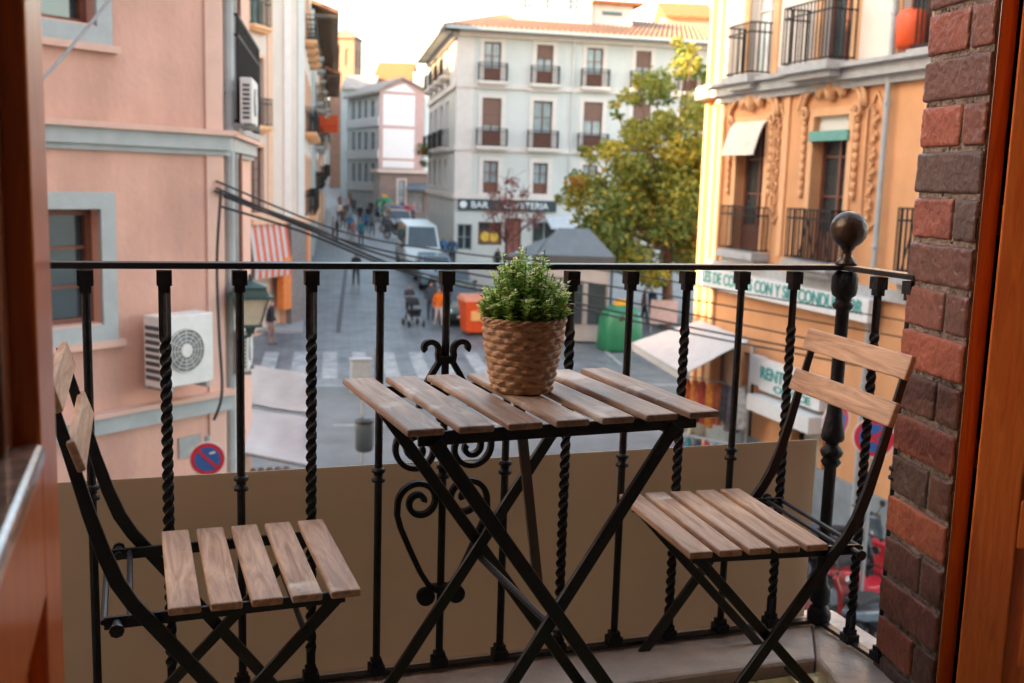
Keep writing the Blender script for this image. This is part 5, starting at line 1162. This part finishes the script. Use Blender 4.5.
# pushchair
p = atG(413, 326); pc = empty('pushchair', (0,0,0), 'black pushchair with raised hood in front of the auburn haired person', 'pushchair')
FB = cloth((.015,.016,.018)); mb = MB()
mb.sweep([(0,.25,.55),(0,.05,.48),(0,-.15,.50),(0,-.30,.62)], [(-.22,-.05),(.22,-.05),(.22,.05),(-.22,.05)], up=(1,0,0)); mb.box((-.2,-.28,.38),(.2,-.12,.5)); mb.build('seat', FB, pc, bevel=.02)
mb = MB(); n = 10
for i in range(n):
    a, b = pi*.05+pi*.55*i/n, pi*.05+pi*.55*(i+1)/n; q = lambda t, x: Vector((x, .20-.02+.0+.28*math.cos(t)*-1+.1, .72+.28*math.sin(t)))
    mb.hexa([q(a,-.24), q(a,.24), q(a,.24)*1.0-Vector((0,0,.02)), q(a,-.24)-Vector((0,0,.02)), q(b,-.24), q(b,.24), q(b,.24)-Vector((0,0,.02)), q(b,-.24)-Vector((0,0,.02))])
mb.build('hood', FB, pc)
mb = MB()
for sx in (-.24, .24): mb.tube([(sx,.45,1.03),(sx,.1,.5),(sx,-.35,.14)], .014, 6); mb.tube([(sx,.1,.5),(sx,.32,.14)], .014, 6)
mb.tube([(-.24,.45,1.03),(.24,.45,1.03)], .018, 6); mb.build('frame', GREYP, pc)
for sx in (-.27, .27):
    for sy in (-.37, .32): mb = MB(); mb.disc((sx-.02,sy,.12), (1,0,0), .12, .04, 16); mb.build('wheel', RUBBER, pc)
pc.scale = (1.15,)*3; pc.location = p; pc.rotation_euler.z = R(5)

# ================================================================== VEHICLES
def vehicle(name, label, L_, W_, prof_, cab, paint, wheel_r, wx, cat, glassm=GLASSD, grp=None, rows=None):
    rt = empty(name, (0,0,0), label, cat, grp); hw = W_/2
    # body shell lofted along the width so that sides tuck in
    mb = MB(); secs = [(-hw,.90,.06),(-hw*.93,1,.0),(hw*.93,1,.0),(hw,.90,.06)]; rings = []
    cx = sum(p[0] for p in prof_)/len(prof_); cz = .62
    for x, k_, _ in secs: rings.append([mb.bm.verts.new((x, cx+(py-cx)*(.985 if k_ < 1 else 1), cz+(pz_-cz)*k_)) for py, pz_ in prof_])
    n = len(prof_)
    for A, B in zip(rings, rings[1:]):
        for j in range(n): mb.bm.faces.new((A[j], A[(j+1) % n], B[(j+1) % n], B[j]))
    mb.bm.faces.new(rings[0][::-1]); mb.bm.faces.new(rings[-1]); mb.build('body', paint, rt, bevel=.05)
    y0, y1, y2, y3, z0, z1 = cab; t = hw*.80; b = hw*.93
    mb = MB(); mb.hexa([(-b,y0,z0),(b,y0,z0),(b,y3,z0),(-b,y3,z0),(-t,y1,z1),(t,y1,z1),(t,y2,z1),(-t,y2,z1)]); cb_ = mb.build('cabin', paint, rt, bevel=.05)
    def ql(pts, nme):
        mb = MB(); c = sum((Vector(p) for p in pts), Vector())/4; nn = (Vector(pts[1])-Vector(pts[0])).cross(Vector(pts[2])-Vector(pts[0])).normalized()
        if nn.dot(c-Vector((0,(y0+y3)/2,(z0+z1)/2))) < 0: nn = -nn
        P0 = [c+(Vector(p)-c)*.88+nn*.004 for p in pts]; P1 = [p+nn*.012 for p in P0]; mb.hexa(P0+P1); mb.build(nme, glassm, rt)
    ql([(-b,y0,z0),(b,y0,z0),(t,y1,z1),(-t,y1,z1)], 'windscreen'); ql([(-b,y3,z0),(b,y3,z0),(t,y2,z1),(-t,y2,z1)], 'rear_window')
    for s in (-1, 1):
        ym = (y1+y2)/2
        ql([(s*b,y0+.1,z0),(s*b,ym-.04,z0),(s*t,ym-.04,z1),(s*t,y1+.06,z1)], 'side_window'); ql([(s*b,ym+.04,z0),(s*b,y3-.1,z0),(s*t,y2-.06,z1),(s*t,ym+.04,z1)], 'side_window')
        for y in wx:
            mb = MB(); mb.disc((s*(hw-.17) if s < 0 else hw-.17, y, wheel_r), (s,0,0), wheel_r, .20, 24); w1_ = mb.build('wheel', RUBBER, rt)
            mb = MB(); mb.disc((s*(hw+.03), y, wheel_r), (s,0,0), wheel_r*.6, .015, 16); mb.build('rim', CHROME, w1_)
        mb = MB(); zf = prof_[1][1]; mb.cbox((s*hw*.72, prof_[0][0]+.03, .68), (.34,.10,.16)); mb.build('headlight', mat('headlight lens', (.6,.62,.62), .15), rt, bevel=.03)
        mb = MB(); mb.cbox((s*(hw+.09), y0+.25, z0+.08), (.18,.10,.14)); mb.build('wing_mirror', BLACKS, rt, bevel=.02)
        mb = MB(); mb.cbox((s*hw*.8, prof_[-1][0]-.01, .8), (.2,.08,.2)); mb.build('tail_light', REDP, rt, bevel=.02)
    mb = MB(); mb.cbox((0,prof_[0][0]-.01,.42),(W_*.62,.08,.20)); mb.build('grille', BLACKS, rt, bevel=.01); mb = MB(); mb.cbox((0,prof_[0][0]-.055,.46),(.5,.012,.11)); mb.build('number_plate', WHITEP, rt)
    return rt
carp = lambda L_: [(-L_/2,.30),(-L_/2,.62),(-L_/2+.15,.80),(-L_/2+1.05,.95),(L_/2-.5,.98),(L_/2-.05,.90),(L_/2,.55),(L_/2-.03,.30)]
def place(rt, px, py, rot, dl=0): p = atG(px, py); rt.location = p; rt.rotation_euler = (R(3.5)*1, 0, R(rot)); return p
vp_ = [(-2.5,.35),(-2.5,.80),(-2.35,1.0),(-1.75,1.22),(2.45,1.30),(2.5,1.1),(2.5,.35)]
v = vehicle('delivery_van', 'white delivery van with dark windscreen parked at the right side of the street', 5, 2.0, vp_, (-1.75,-1.05,2.35,2.45,1.2,2.35), mat('pale van paint', (.52,.60,.60), .35, .05, 2), .34, (-1.7,1.6), 'van'); place(v, 418, 266, -6)
cg = 'cars parked along the right kerb'
v = vehicle('parked_car', 'silver blue car parked in front of the white van', 4.2, 1.75, carp(4.2), (-1.05,-.35,1.3,1.85,.93,1.46), mat('silver blue paint', (.16,.25,.30), .25, .05, 2, coat=.6), .31, (-1.3,1.3), 'car', grp=cg); place(v, 434, 284, -8)
v = vehicle('parked_car', 'dark grey blue car nearest to the crossing behind the railing', 4.1, 1.75, carp(4.1), (-1.0,-.3,1.3,1.8,.93,1.45), mat('dark blue grey paint', (.06,.085,.10), .25, .05, 2, coat=.6), .31, (-1.3,1.3), 'car', grp=cg); place(v, 452, 300, -10)
v = vehicle('parked_car', 'dark car parked far up the street behind the van', 4.1, 1.75, carp(4.1), (-1.0,-.3,1.3,1.8,.93,1.45), mat('black car paint', (.02,.022,.025), .3, .05, 2, coat=.6), .31, (-1.3,1.3), 'car', grp=cg); place(v, 399, 229, -4)

for px, py, lab_, cc_ in ((458, 318, 'dark green car nearest the orange container', (.03,.07,.05)), (393, 222, 'grey car farthest up the street', (.10,.11,.12))):
    v = vehicle('parked_car', lab_, 4.1, 1.75, carp(4.1), (-1.0,-.3,1.3,1.8,.93,1.45), mat('car paint', cc_, .25, .05, 2, coat=.6), .31, (-1.3,1.3), 'car', grp=cg); place(v, px, py, -10)
def scooter(label, paint, lying=0):
    rt = empty('scooter', (0,0,0), label, 'scooter', 'scooters parked below the balcony')
    for y in (-.62, .62):
        mb = MB(); mb.tube([(0, y+.22*math.cos(t), .24+.22*math.sin(t)) for t in [i*pi/12 for i in range(24)]], .05, 8, closed=True); wl = mb.build('wheel', RUBBER, rt, smooth=True); mb = MB(); mb.disc((-.03,y,.24), (1,0,0), .14, .06, 16); mb.build('rim', CHROME, wl)
    mb = MB(); mb.sweep([(0,-.42,.42),(0,-.40,.75),(0,-.30,1.0)], [(-.20,-.04),(.20,-.04),(.16,.05),(-.16,.05)], up=(1,0,0)); mb.sweep([(0,-.45,.30),(0,-.1,.26),(0,.1,.30),(0,.25,.55),(0,.62,.62),(0,.82,.66)], [(-.17,-.08),(.17,-.08),(.17,.08),(-.17,.08)], up=(1,0,0), scale=[1,1,1,1.1,1.0,.5]); mb.build('body', paint, rt, bevel=.03)
    mb = MB(); mb.sweep([(0,-.62,.50),(0,-.45,.53),(0,-.80,.42)][::1], [(-.08,-.02),(.08,-.02),(.08,.02),(-.08,.02)], up=(1,0,0)); mb.build('mudguard', paint, rt, bevel=.01)
    mb = MB(); mb.sweep([(0,.05,.74),(0,.35,.80),(0,.75,.80)], [(-.13,-.05),(.13,-.05),(.13,.05),(-.13,.05)], up=(1,0,0)); mb.build('seat', RUBBER, rt, bevel=.03)
    mb = MB(); mb.tube([(-.33,-.18,1.08),(-.1,-.28,1.05),(.1,-.28,1.05),(.33,-.18,1.08)], .016, 8); mb.tube([(0,-.30,1.02),(0,-.62,.26)], .028, 8); mb.build('handlebar', BLACKS, rt)
    for s in (-1, 1): mb = MB(); mb.tube([(s*.2,-.25,1.07),(s*.28,-.28,1.25)], .008, 6); mb.disc((s*.29,-.28,1.28),(0,1,0), .06, .02, 14); mb.build('mirror', BLACKS, rt)
    mb = MB(); mb.disc((0,-.44,.93), (0,-1,.1), .075, .04, 18); mb.build('headlight', CHROME, rt); return rt
BKP = mat('black scooter paint', (.03,.032,.035), .3, .1, 4, coat=.5)
for px, py, rot, m_, lab in ((862, 592, 100, REDP, 'bright red scooter parked between darker ones by the pavement'), (838, 574, 60, BKP, 'dark scooter left of the red one near the corner post'), (876, 632, 110, mat('grey scooter paint', (.10,.13,.15), .35), 'grey scooter in front of the red one by the brick pier'), (852, 560, 95, mat('blue grey scooter paint', (.12,.17,.20), .35), 'blue grey scooter behind the red one'), (812, 622, 40, mat('dark red scooter paint', (.28,.02,.02), .35), 'dark red scooter seen under the right chair')):
    s_ = scooter(lab, m_); s_.location = atG(px, py+12); s_.rotation_euler.z = R(rot)
# motorbikes far up the street handled as scooters
for px, py, lab in ((391, 232, 'small far scooter at the right kerb beyond the van'), (396, 238, 'dark far scooter left of the white van')):
    s_ = scooter(lab, BKP); s_['group'] = 'scooters at the far kerb'; s_.location = atG(px, py); s_.rotation_euler.z = R(80)

# ================================================================== STREET FURNITURE
def green_bin(px, py, k_, label):
    p = atG(px, py); rt = empty('bottle_bank', p, label, 'recycling container', 'green recycling containers'); mb = MB(); r_ = .85*k_; n = 28; H_ = 1.75*k_; rings = []
    for z, s in ((0.0,.94),(.06,1),(1.15,.93),(1.45,.84),(1.65,.66),(1.75,.40)):
        rings.append([mb.bm.verts.new(p+Vector((math.copysign(abs(math.cos(t))**.55, math.cos(t))*r_*s, math.copysign(abs(math.sin(t))**.55, math.sin(t))*r_*s*.8, z*k_))) for t in [2*pi*i/n for i in range(n)]])
    for A, B in zip(rings, rings[1:]):
        for j in range(n): mb.bm.faces.new((A[j], A[(j+1) % n], B[(j+1) % n], B[j]))
    mb.bm.faces.new(rings[0][::-1]); mb.bm.faces.new(rings[-1]); mb.build('shell', GREENP, rt, smooth=True)
    d = (CAM-p); d.z = 0; d.normalize(); X_ = Vector((0,0,1)).cross(d)
    mb = MB(); c = p+d*r_*.86-X_*r_*.45; mb.bar(c+Vector((0,0,.15*k_)), c+Vector((0,0,1.25*k_))-d*.08, .20*k_, .04, X_); mb.build('white_strip', mat('pale strip', (.62,.66,.45), .6), rt)
    mb = MB(); c = p+d*r_*.70+Vector((0,0,1.3*k_)); mb.disc(c, d+Vector((0,0,.5)), .14*k_, .06, 16); mb.build('bottle_hole', RUBBER, rt)
    mb = MB(); mb.cbox(p+Vector((0,0,1.86*k_)), (.5*k_,.3*k_,.24*k_)); mb.build('lifting_block', YEL, rt, bevel=.03); return rt
green_bin(619, 349, .98, 'green dome bottle bank with yellow top near the plaza')
green_bin(384, 216, 1.0, 'far green bottle bank at the end of the street')
p = atG(473, 334); ob = empty('orange_container', p, 'orange red waste container with pale lid behind the plant', 'waste container'); mb = MB()
mb.hexa([p+Vector(q) for q in ((-.38,-.4,.1),(.62,-.4,.1),(.62,.5,.1),(-.38,.5,.1),(-.5,-.5,1.35),(.72,-.5,1.35),(.72,.6,1.35),(-.5,.6,1.35))]); mb.build('bin_body', ORANGEP, ob, bevel=.04)
mb = MB(); mb.hexa([p+Vector(q) for q in ((-.55,-.55,1.36),(.77,-.55,1.36),(.77,.65,1.36),(-.55,.65,1.36),(-.45,-.4,1.52),(.67,-.4,1.52),(.67,.6,1.6),(-.45,.6,1.6))]); mb.build('lid', mat('salmon plastic', (.60,.20,.11), .5), ob, bevel=.03)
for sx in (-.3, .55): mb = MB(); mb.disc(p+Vector((sx,-.4,.08)), (1,0,0), .08, .05, 12); mb.build('wheel', RUBBER, ob)
mb = MB(); mb.box((p.x-.2,p.y-.515,.75),(p.x+.4,p.y-.495,1.05)) if 0 else mb.hexa([p+Vector(q) for q in ((-.25,-.50,.6),(.45,-.50,.6),(.45,-.44,.6),(-.25,-.44,.6),(-.25,-.54,1.0),(.45,-.54,1.0),(.45,-.46,1.0),(-.25,-.46,1.0))]); mb.build('pale_label', mat('yellow label', (.75,.40,.15), .6), ob)
# litter bin with pole and small sign box
p = atD(364, 476, 24); p.z = 0; lb_ = empty('litter_bin', p, 'dark grey litter bin on a post beside the cross road', 'litter bin')
mb = MB(); mb.lathe(p+Vector((0,0,.35)), [(.16,0),(.20,.05),(.22,.62),(.20,.66)], 20); mb.build('bin_body', mat('dark bin', (.07,.085,.09), .5), lb_)
mb = MB(); mb.tube([p+Vector((.0,.26,0)), p+Vector((.0,.26,1.5))], .03, 8); mb.build('post', GREYP, lb_); mb = MB(); mb.lathe(p+Vector((0,0,1.01)), [(.225,0),(.225,.05),(.1,.1)], 20); mb.build('lid', BLACKS, lb_)
p = atG(362, 392); ps = empty('cabinet_sign', p, 'pale grey service cabinet with a brown post at the road edge', 'cabinet'); mb = MB(); mb.box((p.x-.35,p.y-.15,p.z),(p.x+.25,p.y+.15,p.z+1.0)); mb.build('cabinet', mat('pale cabinet', (.30,.34,.35), .6), ps, bevel=.02); mb = MB(); mb.box((p.x-.38,p.y-.18,p.z+1.0),(p.x+.28,p.y+.18,p.z+1.04)); mb.build('top', GREYP, ps)
mb = MB(); mb.tube([(p.x+.42,p.y,0),(p.x+.42,p.y,1.35)], .035, 8); mb.build('post', BROWNL, ps)
# pink notice panel and bench in the plaza
p = atG(663, 332); pn = empty('notice_panel', p, 'pale pink notice board standing in front of the plaza tree', 'notice board'); mb = MB(); dX = Vector((math.cos(R(18.9)),-math.sin(R(18.9)),0))
a, b = p-dX*.58, p+dX*.56; mb.bar(a.lerp(b,.0)+Vector((0,0,.85)), b+Vector((0,0,.85)), 1.0, .06, (0,0,1)); mb.build('board', mat('pale pink board', (.58,.40,.36), .7), pn, bevel=.01)
for q in (a, b): mb = MB(); mb.tube([q.lerp(p,.08)+Vector((0,0,-.05)), q.lerp(p,.08)+Vector((0,0,1.4))], .03, 6); mb.build('post', GREYP, pn)
# kiosk with slate roof
kc = atD(572, 290, 43); kc.z = gz(kc.x, kc.y)
kk = empty('kiosk', kc, 'square plaza kiosk with low slate grey pyramid roof left of the tree', 'kiosk'); dY = Vector((dX.y*-1, dX.x, 0)); dY = Vector((math.sin(R(18.9)), math.cos(R(18.9)), 0))
ze = atD(560, 256, 41).z; zr = atD(565, 228, 43).z; K = lambda x, y, z: Vector((kc.x+dX.x*x+dY.x*y, kc.y+dX.y*x+dY.y*y, z))
mb = MB(); E4 = [K(-1.55,-1.6,ze),K(1.55,-1.6,ze),K(1.55,1.6,ze),K(-1.55,1.6,ze)]; T4 = [K(-.6,-.4,zr),K(.6,-.4,zr),K(.6,.4,zr),K(-.6,.4,zr)]; mb.hexa(E4+T4); 
mb.sheet([K(-2.7,-1.6,ze-.05),K(-1.55,-1.6,ze+.02),K(-1.15,-.9,ze+.65),K(-1.7,-.5,ze+.25)], .04); mb.build('roof', SLATE, kk)
mb = MB(); mb.hexa([q-Vector((0,0,.32)) for q in E4]+[q-Vector((0,0,.01)) for q in E4]); mb.build('fascia', mat('dark fascia', (.05,.055,.06), .6), kk)
mb = MB(); mb.hexa([K(-1.35,-1.4,kc.z),K(1.35,-1.4,kc.z),K(1.35,1.4,kc.z),K(-1.35,1.4,kc.z),K(-1.35,-1.4,ze-.32),K(1.35,-1.4,ze-.32),K(1.35,1.4,ze-.32),K(-1.35,1.4,ze-.32)]); mb.build('wall', mat('grey kiosk wall', (.34,.33,.32), .8, .1, 2), kk)
for i, (x0, m_) in enumerate(((-1.3, GREYP), (-.35, GLASSD), (.55, GLASSD))): mb = MB(); mb.hexa([K(x0,-1.46,kc.z+.7*(i>0)),K(x0+.7,-1.46,kc.z+.7*(i>0)),K(x0+.7,-1.39,kc.z+.7*(i>0)),K(x0,-1.39,kc.z+.7*(i>0)),K(x0,-1.46,kc.z+2.3),K(x0+.7,-1.46,kc.z+2.3),K(x0+.7,-1.39,kc.z+2.3),K(x0,-1.39,kc.z+2.3)]); mb.build('door' if i == 0 else 'window', m_, kk)
for x in (-1.45, 1.45): mb = MB(); mb.tube([K(x,-1.5,kc.z), K(x,-1.5,ze-.3)], .05, 8); mb.build('post', BLACKS, kk)
p = K(-.7, -2.4, gz(kc.x, kc.y)); rb = empty('red_round_sign', p, 'red and white round sign standing by the kiosk', 'sign'); mb = MB(); c = p+Vector((0,0,1.5)); mb.disc(c, -dY, .38, .04, 24); pl2 = mb.build('plate', REDP, rb); mb = MB(); mb.cbox(c-dY*.05, (.34,.02,.14)); mb.build('white_bar', WHITEP, pl2); mb = MB(); mb.tube([p, c+dY*.03], .03, 6); mb.build('pole', GREYP, rb)
# low wall in front of the bar
a, b = atG(459, 287), atG(536, 292); mb = MB(); d = (b-a); d.z = 0; d.normalize(); n = Vector((d.y,-d.x,0))
zt_ = 1.2
mb.hexa([a-Vector((0,0,.3)), b-Vector((0,0,.3)), b-n*-.3-Vector((0,0,.3)), a+n*.3-Vector((0,0,.3)), a+Vector((0,0,zt_)), b+Vector((0,0,zt_)), b+n*.3+Vector((0,0,zt_)), a+n*.3+Vector((0,0,zt_))]); o = mb.build('terrace_wall', WHITEB, org=a, bevel=.02); tag(o, 'low pale wall in front of the bar windows', 'wall')

# ================================================================== TREES
def leafball(mb, c, r, n, size, mi_pick, squash=.8):
    for i in range(n):
        v = Vector((random.gauss(0,1), random.gauss(0,1), random.gauss(0,1))).normalized()*r*random.random()**.45; v.z *= squash
        p = c+v; a = Vector((random.gauss(0,1), random.gauss(0,1), random.gauss(0,.6))).normalized(); b = a.orthogonal().normalized(); b = Matrix.Rotation(random.random()*6.28, 3, a) @ b; s = size*random.uniform(.6,1.3)
        q = [p-a*s*.5, p+b*s*.28, p+a*s*.5, p-b*s*.28+a.cross(b)*s*.1]
        f = mb.bm.faces.new([mb.bm.verts.new(x) for x in q]); f.material_index = mi_pick()
def leafmat(n, c, tr=.35):
    m = mat(n, c, .6, .25, 3); N = m.node_tree.nodes; L = m.node_tree.links; b = N['Principled BSDF']; t = N.new('ShaderNodeBsdfTranslucent'); t.inputs[0].default_value = (min(1,c[0]*1.4), min(1,c[1]*1.4), c[2], 1); mx = N.new('ShaderNodeMixShader'); mx.inputs[0].default_value = tr
    L.new(b.outputs[0], mx.inputs[1]); L.new(t.outputs[0], mx.inputs[2]); L.new(mx.outputs[0], N['Material Output'].inputs[0]); return m
random.seed(11)
tp = atG(665, 328); tr = empty('plaza_tree', tp, 'large autumn tree with yellow green crown in the plaza before the white building', 'tree')
dT = depth(tp); S = dT/FPX
TL = [leafmat('leaf green', (.11,.16,.035)), leafmat('leaf olive', (.25,.24,.045)), leafmat('leaf yellow', (.44,.33,.05)), leafmat('leaf orange', (.36,.17,.03))]
def ctr(px, py, dd): return atD(px, py, dT+dd)
cl = [(600,190,22),(640,175,30),(680,150,30),(690,110,26),(640,130,24),(660,90,22),(690,70,20),(620,235,30),(660,220,34),(695,200,28),(640,262,24),(690,255,30),(585,215,18),(575,180,13),(610,150,18),(710,160,30),(720,110,28),(725,220,30),(715,80,20),(655,275,20),(670,180,34),(630,205,28),(700,235,28),(742,180,28),(575,200,12),(640,80,10),(567,192,8),(630,100,12),(590,160,10),(745,130,24),(690,45,10),(600,245,20),(615,115,8),(650,205,34),(672,225,34),(690,150,28),(665,130,24),(610,205,26),(585,235,16),(628,170,22),(700,180,26)]
mb = MB(); br = MB(); br.tube([tp-Vector((0,0,.1)), tp+Vector((.05,0,1.2)), tp+Vector((0,.05,2.4)), tp+Vector((-.1,0,3.6))], .24, 10, scale=[1.25,1,.85,.7])
top = tp+Vector((-.1,0,3.4))
for px, py, rp in cl:
    for rep in range(3):
        dd = random.uniform(-2.6, 2.6); c = ctr(px+random.gauss(0,5), py+random.gauss(0,5), dd); r_ = rp*S*random.uniform(.7,1.0)
        w_ = random.random(); base = 0 if w_ < .40 else (1 if w_ < .78 else (2 if w_ < .95 else 3))
        leafball(mb, c, r_, int(205*(rp/20)**1.6), .24, lambda: base if random.random() < .7 else random.choice((0,1,1,2)))
        if rep == 0: m_ = top.lerp(c, .5)+Vector((0,0,.3)); br.tube([top, m_, c], .07, 6, scale=[1.3,.8,.25])
mb.build('crown', TL, tr, recalc=False); br.build('trunk', BARK, tr)
tp2 = atG(507, 282); t2 = empty('plum_tree', tp2, 'small thin tree with sparse reddish purple leaves before the bar', 'tree'); d2 = depth(tp2)-2; S2 = d2/FPX
RL = [leafmat('plum leaf', (.20,.045,.045)), leafmat('rust leaf', (.30,.09,.06))]; mb = MB(); br = MB(); top = atD(506, 245, d2); br.tube([tp2, top], .07, 6)
for px, py, rp in ((505,205,14),(490,215,9),(520,210,12),(512,190,9),(530,225,10),(497,195,7),(540,215,6),(510,225,14),(495,230,7),(525,195,6),(507,182,5)):
    for rep in range(2):
        c = atD(px+random.gauss(0,2), py+random.gauss(0,2), d2+random.uniform(-.8,.8)); leafball(mb, c, rp*S2, int(rp*6), .15, lambda: random.choice((0,1))); br.tube([top, top.lerp(c,.6)+Vector((0,0,.1)), c], .03, 5, scale=[1,.6,.3])
        for q in range(3): e = c+Vector((random.gauss(0,.5), random.gauss(0,.5), random.uniform(.1,.7))); br.tube([c, e], .012, 4)
mb.build('crown', RL, t2, recalc=False); br.build('trunk', mat('red brown bark', (.14,.06,.05), .9), t2)
random.seed(5)
c = WL.P(LL*.75, .5, WL.at(432, 145)[1]); rt = empty('balcony_plant', c, 'green plant spilling from the side balcony of the white building', 'plant'); mb = MB(); c2 = atD(424, 150, depth(c)-1)
leafball(mb, c2, .7, 320, .16, lambda: 0); leafball(mb, c2-Vector((0,0,.9)), .35, 120, .14, lambda: 0); mb.build('foliage', TL[:1], rt, recalc=False)
mb = MB(); mb.lathe(c2-Vector((0,0,.3)), [(.18,0),(.25,.4)], 12); mb.build('pot', TILEO, rt)
